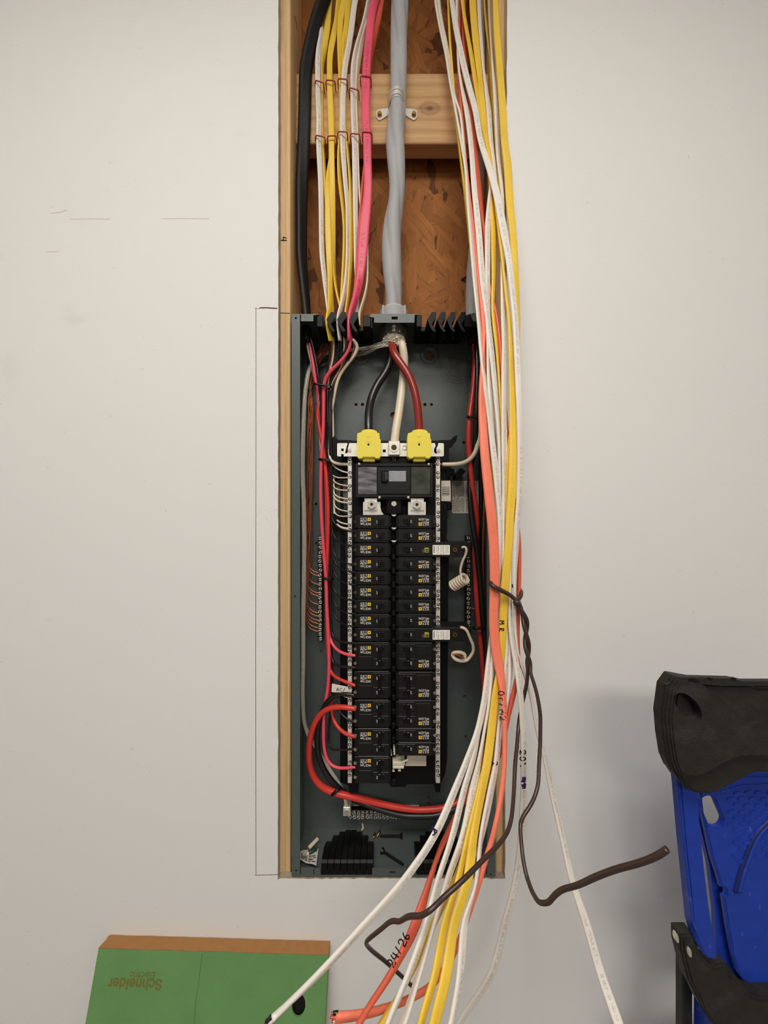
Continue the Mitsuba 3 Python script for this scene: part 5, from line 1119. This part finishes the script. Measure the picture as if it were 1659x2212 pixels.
kR1 = rc('rust_cable', 'rust orange cable marked 24/26 running down left between the white cables', [(1004, -30, 9), (1003, 0, 9), (1001, 60, 9), (1003, 100, 9), (1008, 150, 10), (1013, 200, 9), (1019, 260, 10), (1027, 330, 12), (1034, 400, 12), (1043, 480, 9), (1047, 520, 7), (1050, 580, 7), (1060, 640, 7), (1071, 680, 8), (1079, 740, 8), (1083, 800, 8), (1090, 870, 8), (1100, 1000, 8, .026), (1114, 1110, 8, .022), (1121, 1190, 5, .016), (1120.5, 1250, 5, .012), (1118, 1320, 5, .010), (1117, 1380, 8, .010), (1120, 1420, 9, .012), (1118, 1460, 12, .016), (1109, 1500, 14, .018), (1098, 1550, 11, .020), (1088, 1600, 10, .022), (1076, 1640, 11, .026), (1050, 1680, 12, .034), (1018, 1712, 13, .036), (997, 1740, 13, .034), (967, 1800, 12, .024), (945, 1850, 16, .012), (929, 1900, 18, .004), (896.5, 2000, 23, -.002), (846, 2100, 22, -.006), (782, 2200, 22, -.010), (765, 2235, 22, -.010)], .019, M_RUST, 'R3', wide=.0112, thick=.0056)
writing(kR1, '24/26', (842.5, 2086), (.47, -.88), 17, lambda y: depth_at('R3', y) - .0034, M_INK, 2.4, .98)
kO = kO1
writing(kO, 'Or/M2', (1082.5, 1493), (.06, 1), 13, lambda y: depth_at('O1', y) - .0042, M_INK, 1.9, 1.03)
rc('white_cable', 'white cable, the second to leave the panel leftwards below the one marked 19', [(1050, 690, 7), (1053, 730, 8), (1055, 800, 10), (1062, 900, 11), (1070, 1000, 8, .014), (1076, 1150, 8, .016), (1075, 1250, 9, .016), (1064, 1400, 11, .012), (1060, 1440, 11, .009), (1052, 1500, 10, .007), (1037, 1570, 9.5, .004), (1022, 1640, 15, 0), (1004, 1700, 16, -.003), (979, 1800, 17, -.006), (946.5, 1900, 17.5, -.010), (919.5, 2000, 19.5, -.012), (884, 2100, 21.5, -.014), (842, 2200, 23, -.016), (826, 2240, 23, -.016)], .009, M_WHITE, 'WL2')
kY4 = rc('yellow_cable', 'yellow cable ending leftmost of the yellow fan at the bottom', [(998, -30, 9, .006), (999, 0, 9, .006), (1007, 60, 10, .006), (1018, 120, 11, .007), (1027, 180, 11, .008), (1037, 240, 10, .010), (1045, 290, 9, .013), (1052, 340, 9, .015), (1059, 400, 9, .016), (1065.5, 500, 12, .016), (1066, 600, 10), (1064.5, 660, 9), (1067.5, 700, 11), (1073, 750, 10), (1080, 850, 8), (1085, 950, 8), (1087, 1100, 8), (1086, 1300, 10), (1078, 1440, 10), (1066, 1550, 11, .022), (1046, 1680, 12, .026), (1010, 1820, 14, .03), (965, 1940, 17, .026), (934, 2000, 20, .022), (890, 2100, 19, .016), (823, 2212, 18, .010), (805, 2240, 18, .010)], .016, M_YELLOW)
rc('yellow_cable', 'dark yellow cable deep in the bay beside the far right pair', [(1045, -30, 6, .03), (1046, 0, 6, .03), (1051, 60, 8, .028), (1057, 120, 6, .026), (1060.5, 170, 4, .024), (1064, 230, 6, .022), (1072, 330, 6, .022), (1080, 450, 6, .024), (1083, 560, 6, .026)], .02, M_YELLOW)
kY1 = rc('yellow_cable', 'yellow cable marked MR in front of the white cables', [(1021, -30, 15, .010), (1021, 0, 15, .010), (1025, 60, 15, .010), (1031, 120, 14, .010), (1038, 180, 12, .010), (1043, 240, 14, .010), (1050, 300, 11, .010), (1062, 360, 10, .010), (1070, 430, 9, .010), (1077.5, 500, 8, .010), (1084.5, 560, 8, .009), (1094, 640, 10, .008), (1101, 700, 11, .006), (1105, 800, 14, .005), (1108, 960, 16.5, .004), (1106, 1050, 18), (1101, 1130, 18), (1098.5, 1180, 17), (1092, 1250, 18), (1087, 1340, 17.5), (1085, 1400, 16), (1079, 1450, 16), (1070, 1500, 16.5), (1062.5, 1570, 18), (1053.5, 1640, 19), (1043, 1700, 18), (1024, 1800, 19), (1010.5, 1900, 22), (980.5, 2000, 22), (965, 2100, 25), (941, 2200, 27), (931, 2240, 27)], .002, M_YELLOW, 'Y1', wide=.0112)
writing(kY1, 'MR', (1084.5, 1341), (-.05, 1), 10, lambda y: depth_at('Y1', y) - .0026, M_INK, 1.7, 1.6)
rc('yellow_cable', 'yellow cable along the right edge of the opening in the bay', [(1070, -30, 13, -.026), (1070.5, 0, 13, -.026), (1073, 60, 14, -.025), (1077.5, 120, 15, -.022), (1082, 180, 15, -.018), (1086, 240, 16, -.016), (1089, 300, 15, -.011), (1096.5, 360, 17, .002), (1101, 440, 16, .010), (1107.5, 500, 15, .012), (1111, 560, 15, .012), (1117, 640, 13, .012), (1120, 700, 10, .012), (1120, 780, 8, .014), (1112, 880, 10, .014), (1100, 960, 9, .012), (1096, 1050, 10, .012), (1094, 1180, 10, .012), (1089, 1300, 10, .012), (1080, 1440, 11, .010), (1066, 1550, 12, .010), (1050, 1640, 14, .008), (1036, 1700, 14, .004), (1012, 1800, 15, .002), (990, 1900, 18, .002), (960, 2000, 21, .002), (941, 2100, 22, .002), (912, 2200, 24, .002), (902, 2240, 24, .002)], .012, M_YELLOW, 'Y2', wide=.0112)
rc('white_cable', 'white cable marked 2, ending right of the yellow fan at the bottom', [(1058, -30, 11, .018), (1058.5, 0, 11, .018), (1063, 120, 8, .0), (1069, 200, 10, -.010), (1072, 240, 12, -.004), (1076.5, 340, 11, .011), (1086, 440, 9, .014), (1086, 500, 10, .014), (1085.5, 600, 11, .014), (1087.5, 700, 12, .013), (1089, 740, 12, .012), (1088.5, 800, 13), (1088, 960, 12), (1089, 1050, 12), (1087, 1180, 8), (1090, 1300, 10, .010), (1096, 1390, 12, .008), (1093, 1440, 12, .008), (1086, 1510, 10, .008), (1078, 1570, 12, .008), (1073, 1640, 15, .008), (1061, 1700, 16, .008), (1040, 1800, 13, .008), (1029, 1900, 13, .008), (1003, 2000, 20, .006), (994.5, 2100, 21, .004), (977.5, 2200, 23, .002), (968, 2240, 23, .002)], .009, M_WHITE, 'Wp')
kWp = 'white_cable'
kWp = [k_ for k_ in THINGS if k_.startswith('white_cable') and 'marked 2,' in labels[k_]['label']][0]
writing(kWp, '2/2', (1091, 1414), (-.02, 1), 10, lambda y: depth_at('Wp', y) - .0026, M_INK, 1.6, 1.0)
writing(kWp, '2', (1069, 1645), (.05, 1), 11, lambda y: depth_at('Wp', y) - .0026, M_INK, 2.0)
rc('white_cable', 'greyish printed white cable that reappears behind the knot of the brown wire', [(1036, -30, 6, .02), (1036, 0, 6, .02), (1045, 150, 6, .02), (1056, 280, 7, .02), (1063, 350, 8, .017), (1062.5, 385, 9, .015), (1057, 440, 11, .012), (1053, 500, 13), (1053, 560, 13), (1053.5, 620, 12), (1056, 700, 11, .016), (1066, 850, 10, .020), (1080, 1000, 10, .020), (1090, 1150, 10, .018), (1096, 1300, 10, .014), (1103, 1440, 12, .012), (1098, 1500, 10, .012), (1084, 1570, 10, .012), (1075, 1640, 10, .014), (1062, 1720, 10, .018), (1044, 1800, 10, .022), (1030, 1850, 10, .026)], .012, M_WHITE)
kW5 = rc('white_cable', 'white cable marked 20 bowing over the wall right of the panel', [(1030, -30, 5, .016), (1031, 0, 5, .016), (1035, 60, 6, .015), (1041, 120, 7, .014), (1048.5, 180, 9, .013), (1056, 240, 12, .012), (1060, 300, 11, .012), (1067, 350, 9, .012), (1075, 430, 8, .014), (1083, 520, 8, .016), (1086, 640, 8, .018), (1090, 760, 8, .018), (1093, 960, 8, .016), (1098, 1130, 8, .012), (1102, 1230, 8, .008), (1102, 1300, 10, .006), (1102, 1340, 11, .004), (1109, 1400, 12.5, .002), (1116.5, 1440, 13.5, .002), (1124, 1500, 14, .004), (1129.5, 1570, 14.5, .014), (1131, 1640, 14, .030), (1131, 1700, 14.5, .052), (1127.5, 1800, 16, .090), (1115, 1900, 15, .124), (1089, 2000, 14.5, .150), (1063, 2100, 16, .170), (1033, 2150, 15, .184), (998, 2200, 14, .196), (985, 2225, 14, .2)], .01, M_WHITE, 'W5', wide=.0100)
writing(kW5, '20\\', (1129, 1620), (.02, 1), 13, lambda y: depth_at('W5', y) - .0028, M_INK, 2.0, 1.1)
writing(kW5, '#', (1130.5, 1679), (.0, 1), 11, lambda y: depth_at('W5', y) - .0028, M_PURPLE, 3.0)
writing(kW5, '#', (1131, 1692), (.0, 1), 11, lambda y: depth_at('W5', y) - .0028, M_PURPLE, 2.6)
rc('white_cable', 'white cable reaching far down to the right past the brown tail', [(974, -30, 11), (976, 0, 11), (985, 60, 12), (997, 120, 13), (1011, 180, 13), (1027.5, 240, 13), (1037, 300, 12), (1056, 360, 14), (1073, 420, 16), (1088, 500, 17), (1099, 560, 14), (1105.5, 620, 13.5), (1113.5, 700, 13.5), (1118.5, 800, 14.5), (1123.5, 960, 13.5), (1123, 1050, 14), (1116.5, 1140, 13), (1115, 1180, 13), (1112, 1250, 10), (1112, 1340, 8, .006), (1117, 1400, 8, .010), (1124, 1430, 7, .012), (1134, 1460, 7, .016), (1146, 1500, 8, .020), (1159, 1570, 10, .03), (1178, 1640, 12, .046), (1195, 1720, 14, .06), (1213, 1800, 14, .07), (1235.5, 1900, 14.5, .08), (1268, 2000, 17, .085), (1297, 2100, 18.5, .09), (1332, 2200, 21, .09), (1346, 2240, 21, .09)], 0, M_WHITE, 'W4', wide=.0100)
writing(kWL1, 'Y9', (930, 1788), (.62, .78), 13, lambda y: depth_at('WL1', y) - .0034, M_PURPLE, 2.4, .62)

# brown tie wire
bt = thing('tie_wire', 'dark brown insulated wire knotted round the hanging cables with two long loose tails', 'wire')
Fy = lambda y, o: float(FP(y)) + o
def bw_(pts, n=10, step=5.0): return wire(pts, n, step, 2)
part(bt, 'loop', bw_([(1121, 1272, 7, Fy(1270, .03)), (1090, 1258, 8, Fy(1250, .034)), (1064, 1246, 9, Fy(1250, .022)), (1057.5, 1252, 9, Fy(1250, .004)), (1060, 1262, 10, Fy(1260, -.014)), (1074, 1271, 10, Fy(1270, -.016)), (1090, 1279, 10, Fy(1280, -.012)), (1104, 1287, 9.5, Fy(1290, -.008)), (1112, 1294, 9, Fy(1295, -.008)), (1116, 1299, 9, Fy(1300, -.010))]), M_BROWNW, True, label='loop across the front')
part(bt, 'loop', bw_([(1118, 1268, 7, Fy(1268, .026)), (1124, 1272, 8, Fy(1270, .012)), (1127.5, 1281, 8.5, Fy(1280, .004)), (1124, 1291, 9, Fy(1290, -.004)), (1117, 1297, 9, Fy(1297, -.008)), (1110, 1301, 9, Fy(1300, -.010)), (1110, 1306, 9, Fy(1305, -.013)), (1117, 1306, 9, Fy(1305, -.014))]), M_BROWNW, True)
mid = [(1117, 1302), (1123, 1312), (1130, 1326), (1135, 1345), (1136, 1365), (1138, 1390), (1140, 1412), (1142, 1432)]
cm = curve(mid, 4.0); th = np.linspace(0.3, 0.3 + 2 * np.pi * 1.35, len(cm))
def tw(ph, tail, first):
    pts = [(x + 4.4 * math.cos(t + ph), y, 8.5, Fy(y, -.006 + 0.0036 * math.sin(t + ph))) for (x, y), t in zip(cm, th)]
    return pts + tail
tA = [(1140, 1450, 7.1, Fy(1450, -.004)), (1138, 1475, 7.6, Fy(1475, .002)), (1131, 1508, 7.6, Fy(1508, .010)), (1124, 1540, 7.6, Fy(1540, .018)), (1120, 1570, 7.6, Fy(1570, .016)), (1117, 1610, 8.0, Fy(1610, .006)), (1113, 1650, 8.4, Fy(1650, -.004)), (1110, 1710, 8.4, Fy(1710, -.016)), (1105, 1765, 8.4, Fy(1765, -.026)), (1096, 1797, 8.8, Fy(1797, -.03)), (1080, 1820, 9.2, Fy(1820, -.034)), (1040, 1861, 10.1, Fy(1861, -.04)), (1000, 1901, 10.5, Fy(1900, -.045)), (960, 1937, 10.9, Fy(1937, -.045)), (924, 1970, 10.9, Fy(1970, -.045)), (906, 1979, 10.9, Fy(1979, -.042)), (884, 1979, 10.9, Fy(1979, -.038)), (871, 1986, 10.1, Fy(1986, -.034)), (860, 1992, 9.2, Fy(1990, -.030)), (851, 1988, 9.2, Fy(1988, -.028)), (845, 1990, 9.2, Fy(1990, -.026)), (822, 2008, 8.8, Fy(2008, -.020)), (796, 2029, 8.4, Fy(2029, -.010)), (789, 2036, 8.0, Fy(2036, -.004)), (796, 2046, 8.0, Fy(2046, .004)), (835, 2079, 7.6, Fy(2079, .03)), (872, 2113, 7.6, Fy(2113, .05)), (890, 2130, 7.6, Fy(2130, .06))]
tB = [(1146, 1450, 7.1, Fy(1450, -.010)), (1154, 1478, 7.6, Fy(1478, -.012)), (1162, 1510, 7.6, Fy(1510, -.014)), (1167.5, 1555, 8.0, Fy(1555, -.015)), (1167, 1600, 8.0, Fy(1600, -.016)), (1164.5, 1650, 8.0, Fy(1650, -.018)), (1163, 1688, 8.0, Fy(1688, -.02)), (1156, 1718, 8.0, Fy(1718, -.022)), (1144, 1743, 8.0, Fy(1743, -.024)), (1130, 1764, 8.4, Fy(1764, -.024)), (1124, 1784, 8.4, Fy(1784, -.026)), (1126, 1820, 8.4, Fy(1820, -.026)), (1132.5, 1870, 8.8, Fy(1870, -.028)), (1142, 1906, 9.2, Fy(1906, -.03)), (1155, 1936, 9.7, Fy(1936, -.036)), (1168, 1951, 10.1, Fy(1950, -.040)), (1181, 1951, 10.5, Fy(1950, -.046)), (1198, 1934, 10.9, Fy(1940, -.052)), (1214, 1922, 10.9, Fy(1930, -.056)), (1245, 1913, 11.3, Fy(1913, -.07)), (1290, 1893, 12.2, Fy(1893, -.086)), (1330, 1878, 12.6, Fy(1878, -.1)), (1380, 1864, 13.0, Fy(1864, -.116)), (1416, 1850, 13.4, Fy(1850, -.128)), (1441, 1834, 13.4, Fy(1834, -.136))]
part(bt, 'tail', bw_(tw(0.0, tA, True), 12), M_BROWNW, True, label='tail bent to the lower left')
part(bt, 'tail', bw_(tw(math.pi, tB, False), 12), M_BROWNW, True, label='tail with a hook reaching to the right')
part(bt, 'knot', bw_([(1111, 1300, 8, Fy(1300, -.013)), (1121, 1303, 9, Fy(1300, -.016)), (1124, 1308, 8, Fy(1300, -.012)), (1116, 1309, 8, Fy(1300, -.006))], 10, 3), M_BROWNW, True)

# ---------------------------------------------------------------- green carton leaning on the wall
# its thin top edge touches the wall, its foot stands on the floor away from it
bxk = thing('cardboard_box', 'flat green cardboard box leaning on the wall at the lower left', 'box')
t_ = 0.024
fl, frr = P(213, 2048, -t_), P(709, 2063, -t_)
bl, brr = P(238, 2020, -.001), P(713, 2033, -.001)
lean = 0.24
def fz(u, s):           # u across 0..1 at the front face, s metres down the face
    top = fl * (1 - u) + frr * u
    return top + np.array([0, -s * lean, -s]) / math.sqrt(1 + lean ** 2)
zl = fl[2]
Sx = zl / (1 / math.sqrt(1 + lean ** 2)) - 0.004
nb = np.array([0, 1 / math.sqrt(1 + lean ** 2), -lean / math.sqrt(1 + lean ** 2)])
nn_, mm_ = 26, 16
hc, hr = P(645, 2172, -.055), None
# front sheet with the round hole cut
e1 = (frr - fl); Lx = np.linalg.norm(e1); e1 = e1 / Lx
e2 = np.array([0, -lean, -1]) / math.sqrt(1 + lean ** 2)
e2 = e2 - e1 * (e1 @ e2); e2 /= np.linalg.norm(e2)
en = np.cross(e1, e2); en = en if en[1] < 0 else -en
def on_face(px, py):
    o = np.array([0, -CAM, ZC]); d = P(px, py, 0) - o
    t = ((fl - o) @ en) / (d @ en); q = o + d * t - fl
    return q @ e1, q @ e2
hx, hy = on_face(645, 2172)
sheet = Polygon([(0, 0)] + [(x, abs(rng.normal(0, .0004))) for x in np.linspace(.01, Lx - .01, 40)] + [(Lx, 0), (Lx + .001, Sx), (-.004, Sx)])
hl_ = shapely.affinity.scale(Point(hx, hy).buffer(1.0, quad_segs=10), .0112, .0150)
def face_prism(poly, d0, d1):
    ms = []
    for g in getattr(poly, 'geoms', [poly]):
        m = trimesh.creation.extrude_polygon(g, 1.0, engine='earcut'); v = m.vertices
        V = fl + v[:, :1] * e1 + v[:, 1:2] * e2 - en * (d0 + v[:, 2:3] * (d1 - d0))
        mm = trimesh.Trimesh(V, m.faces, process=False); trimesh.repair.fix_normals(mm); ms.append(mm)
    return cat_(ms)
crease = shapely.LineString([on_face(437, 2062), on_face(430, 2120), on_face(424, 2160), on_face(419, 2215)]).buffer(.0008)
part(bxk, 'front_panel', face_prism(sheet.difference(hl_).difference(crease), 0, .003), M_BOXGREEN)
part(bxk, 'crease', face_prism(crease, .0012, .003), M_BOXGREEN)
part(bxk, 'back_panel', face_prism(sheet, t_ - .004, t_ - .001), M_KRAFT)
part(bxk, 'hole_lining', face_prism(hl_.buffer(.003), .006, .008), M_VOID)
for u, n_ in ((0, 'side_panel'), (1, 'side_panel')):
    a = sbox(0.0002, .002, .003, Sx - .002) if u == 0 else sbox(Lx - .003, .002, Lx - .0002, Sx - .002)
    part(bxk, n_, face_prism(a, .003, t_ - .004), M_BOXGREEN if u else M_KRAFT)
q0, q1, q2, q3 = fl + [0, 0, .0005], frr + [0, 0, .0005], brr, bl
tv = []
for i in range(31):
    u = i / 30
    for j, (A, B) in enumerate(((q0, q1), (q3, q2))):
        tv.append(A * (1 - u) + B * u + [0, 0, rng.normal(0, .00025)])
tv = np.array(tv); lo = tv - [0, 0, .003]
fq = []
for i in range(30):
    a = 2 * i; fq += [(a, a + 2, a + 3, a + 1)]
    b_ = a + 62; fq += [(b_, b_ + 1, b_ + 3, b_ + 2), (a, b_, b_ + 2, a + 2), (a + 1, a + 3, b_ + 3, b_ + 1)]
fq += [(0, 1, 63, 62), (60, 122, 123, 61)]
part(bxk, 'top_flap', (np.vstack([tv, lo]), np.array(fq)), M_KRAFT, label='brown cardboard top edge')
def face_text(txt, px, py, h, m, bold):
    t = meshkit.text_mesh(txt, h, .0004, bold); v = t.vertices
    x0, y0 = on_face(px, py)
    V = fl + (x0 - v[:, :1]) * e1 + (y0 + v[:, 1:2]) * e2 + en * (v[:, 2:3] + .0001)
    mm = trimesh.Trimesh(V, t.faces, process=False); trimesh.repair.fix_normals(mm)
    part(bxk, 'print', mm, m, label=f'upside-down print')
face_text('Schneider', 352, 2116, .0138, M_BOXPRINT, True)
face_text('Electric', 336, 2100, .0090, M_BOXPRINT, False)

# ---------------------------------------------------------------- folded step ladder at the right
ld = thing('step_ladder', 'blue folding step ladder with black top cap at the lower right edge', 'ladder')
YL = -0.205         # front of the rails; the ladder leans closed against the wall
def lp(name, pts, Y0, Y1, m, rnd=0.0, holes=(), label=None, chamfer=0.0025):
    g = pxpoly(pts, Y1)
    if rnd: g = g.buffer(-rnd).buffer(2 * rnd).buffer(-rnd)
    for h in holes: g = g.difference(h)
    if chamfer:
        ms = [prism(g.buffer(-chamfer), Y0, Y0 + chamfer * 1.01), prism(g.buffer(-chamfer * .35), Y0 + chamfer * .45, Y0 + chamfer * 1.2), prism(g, Y0 + chamfer, Y1)]
        return part(ld, name, cat_(ms), m, label=label)
    return part(ld, name, prism(g, Y0, Y1), m, label=label)
oval = lambda cx, cy, a, b, rot, Y: shapely.affinity.rotate(shapely.affinity.scale(Point(P(cx, cy, Y)[0], P(cx, cy, Y)[2]).buffer(1, quad_segs=12), a * sc(Y), b * sc(Y)), rot, origin='center')
# cap: lobed front of the moulding, hull of soft lumps so that it bulges
import manifold3d as m3
def hull_px(rings):
    pts = np.vstack([[P(x, y, Y) for x, y in pts] for pts, Y in rings])
    return trimesh.convex.convex_hull(pts)
YC = YL - 0.035
cap_out = [(1463, 1459), (1582, 1462), (1606, 1468), (1653, 1468), (1760, 1466), (1790, 1462), (1900, 1459), (1935, 1478), (1945, 1550), (1940, 1630), (1920, 1668), (1890, 1691), (1860, 1693), (1800, 1664), (1766, 1648), (1602, 1648), (1568, 1664), (1523, 1688), (1505, 1693), (1477, 1691), (1461, 1682), (1447, 1668), (1430, 1642), (1426, 1630), (1420, 1550), (1433, 1478)]
lp('top_cap', cap_out, YC + .012, YC + .030, M_CAP, .004, label='black moulded top cap', chamfer=.004)
lobe = [(1465, 1466), (1519, 1476), (1545, 1494), (1575, 1516), (1601, 1540), (1622, 1545), (1646, 1545), (1662, 1553), (1720, 1556), (1720, 1642), (1602, 1644), (1566, 1660), (1523, 1683), (1505, 1688), (1479, 1686), (1463, 1676), (1452, 1650), (1444, 1600), (1440, 1550), (1448, 1490)]
hole_ov = oval(1487, 1528, 38, 20, -48, YC)
lobe_g = pxpoly(lobe, YC).buffer(-.003).buffer(.003)
ms = []
for i, (sh, ya, yb) in enumerate(((.0065, 0, .002), (.0045, .0015, .004), (.0025, .0035, .007), (.001, .0065, .010), (0, .0095, .02))):
    ms.append(prism(lobe_g.buffer(-sh).difference(hole_ov), YC + ya, YC + yb))
part(ld, 'cap_lobe', cat_(ms), M_CAP, label='raised lobe of the top cap with an oval tool hole')
part(ld, 'tool_hole', prism(hole_ov.buffer(.001), YC + .018, YC + .0195), M_VOID)
zcap = P(0, 1459, YC + .012)[2]
part(ld, 'cap_rim', ppx([(1440, 1480), (1466, 1463), (1582, 1466), (1606, 1472), (1780, 1472), (1780, 1482), (1560, 1482), (1520, 1478), (1470, 1470)], YC + .006, YC + .013), M_CAP)
for cx, cy, a_, b_ in ((1500, 1471, 12, 4.5), (1535, 1467, 6, 2.6), (1586, 1467, 6, 2.6)):
    part(ld, 'small_hole', prism(oval(cx, cy, a_, b_, -12, YC + .005), YC + .0052, YC + .0062), M_VOID)
for cx, cy in ((1447.5, 1617.5), (1451.5, 1651.5)):
    g = oval(cx, cy, 4.4, 8.8, 8, YC + .009)
    part(ld, 'rivet', cat_([prism(g.buffer(-.0012), YC + .0085, YC + .010), prism(g, YC + .0095, YC + .014)]), M_RIVET)
# rails, shelf
lp('rail', [(1446, 1640), (1452, 1700), (1460.6, 1800), (1470, 1890), (1479, 1979), (1489, 2015), (1501, 2036), (1512, 2047), (1526, 2050), (1532, 2046), (1532, 2030), (1524, 1990), (1515, 1935), (1506, 1860), (1496, 1760), (1490, 1660)], YL, YL + .012, M_BLUE, .0015, label='blue rail at the left', chamfer=.003)
lp('rail', [(1462, 1660), (1474, 1780), (1488, 1900), (1498, 1985), (1506, 2020), (1492, 1990), (1482, 1900), (1468, 1770), (1458, 1660)], YL - .002, YL, M_BLUE, 0, chamfer=.001)
lp('rail', [(1925, 1640), (1916, 1800), (1895, 1979), (1862, 2050), (1838, 2046), (1846, 1940), (1860, 1760), (1866, 1660)], YL, YL + .012, M_BLUE, .0015, chamfer=.003)
YSh = YL + .020
slot = shapely.LineString([tuple(P(1531, 1737, YSh)[[0, 2]]), tuple(P(1546, 1772, YSh)[[0, 2]])]).buffer(16 * sc(YSh))
eye = oval(1564.5, 1928, 6, 11.5, 12, YSh).difference(pxpoly([(1568, 1915), (1580, 1915), (1580, 1945), (1572, 1945)], YSh))
lp('shelf', [(1500, 1672), (1570, 1667), (1659, 1668), (1870, 1668), (1850, 1860), (1818, 2060), (1790, 2110), (1760, 2118), (1616, 2117), (1598, 2108), (1584, 2090), (1574, 2050), (1565, 2001), (1554, 1927), (1545, 1890), (1530, 1845), (1512, 1760)], YSh, YSh + .006, M_BLUE, .002, holes=(slot, eye), label='blue moulded shelf folded flat between the rails', chamfer=.002)
part(ld, 'shelf_lip', ppx([(1566, 1664), (1700, 1662), (1860, 1664), (1860, 1674), (1700, 1673), (1576, 1674), (1540, 1686), (1520, 1690)], YSh - .006, YSh + .004), M_BLUE)
lp('rail_web', [(1490, 1700), (1506, 1700), (1520, 1830), (1552, 1850), (1566, 1900), (1578, 2050), (1600, 2090), (1625, 2125), (1540, 2125), (1536, 1960), (1524, 1860), (1500, 1760)], YSh + .014, YSh + .020, M_BLUE, 0, chamfer=0)
# raised pattern and the long rib of the shelf
ms = []
for r in range(12):
    for c_ in range(7):
        x, y = 1566 + c_ * 24 + (r % 2) * 12 + rng.uniform(-2, 2), 1712 + r * 13.5 + rng.uniform(-1.5, 1.5)
        if x < 1548 + r * 2 + 18 or y > 1870 - (x - 1560) * .15: continue
        g = pxpoly([(x - 9, y + 2), (x - 5, y - 4), (x + 6, y - 5), (x + 9, y - 1), (x + 5, y + 4), (x - 5, y + 5)], YSh)
        ms.append(prism(g.buffer(-.0006), YSh - .0012, YSh + .0005)); ms.append(prism(g, YSh - .0006, YSh + .0005))
part(ld, 'tread_pattern', cat_(ms), M_BLUE, kind='stuff', label='raised tread pattern')
rib = [(1700, 1735, 1, 0), (1659, 1775, 1, 0), (1632, 1805, 1, 0), (1612, 1850, 1, 0), (1598, 1890, 1, 0), (1590, 1925, 1, 0)]
cR = curve(rib, 5)
part(ld, 'shelf_rib', tube(np.array([P(x + 6, y, YSh - .0005) for x, y, w, Y in cR]), .0028, 8), M_BLUE, True)
part(ld, 'shelf_groove', tube(np.array([P(x - 3, y, YSh + .0006) for x, y, w, Y in cR]), .0032, 8), mat('ladder_groove', lin(14, 30, 96), .5), True)
part(ld, 'shelf_rib', tube(np.array([P(1556, 1712, YSh), P(1600, 1697, YSh), P(1700, 1692, YSh)]), .0014, 8), M_BLUE, True)
# black brace below and lower parts
YB2 = YL + .004
lp('brace', [(1449, 1992), (1478, 1992), (1484, 2010), (1497, 2038), (1512, 2052), (1527, 2056), (1546, 2052), (1550, 2070), (1566, 2078), (1580, 2100), (1598, 2116), (1620, 2122), (1770, 2122), (1880, 2010), (1900, 1992), (1930, 1992), (1920, 2060), (1880, 2150), (1840, 2215), (1640, 2260), (1600, 2214), (1556, 2198), (1528, 2187), (1515, 2177), (1496, 2147), (1481, 2114), (1468, 2090), (1459, 2058), (1450, 2022)], YB2, YB2 + .016, M_CAP, .0015, label='black moulded brace under the shelf', chamfer=.004)
for cx, cy in ((1461.5, 2025.5), (1489, 2056.5)):
    g = oval(cx, cy, 4.2, 11, 14, YB2 - .001)
    part(ld, 'rivet', cat_([prism(g.buffer(-.0010), YB2 - .0025, YB2), prism(g, YB2 - .0012, YB2 + .002)]), M_RIVET)
zz = lambda x, Y: P(x, 0, Y)[0]
def post(name, x0, x1, ytop, Y0, Y1, m, label=None):
    a, b = P(x0, ytop, Y1), P(x1, ytop, Y1)
    part(ld, name, rbox([a[0], Y0, 0.001], [b[0], Y1, a[2]], .002), m, label=label)
post('rear_leg', 1457, 1478, 2050, YL + .055, YL + .070, M_CAP, 'black rear leg')
post('rear_leg', 1890, 1912, 2050, YL + .055, YL + .095, M_CAP)
post('lower_rail', 1496, 1560, 2090, YL + .012, YL + .06, M_BLUE, 'blue lower rail')
post('lower_rail', 1800, 1870, 2090, YL + .012, YL + .06, M_BLUE)
a, b = P(1500, 2215, YL + .014), P(1860, 2215, YL + .014)
part(ld, 'step', rbox([a[0], YL + .002, a[2] - .16], [b[0], YL + .055, a[2] - .13], .003), M_CAP)
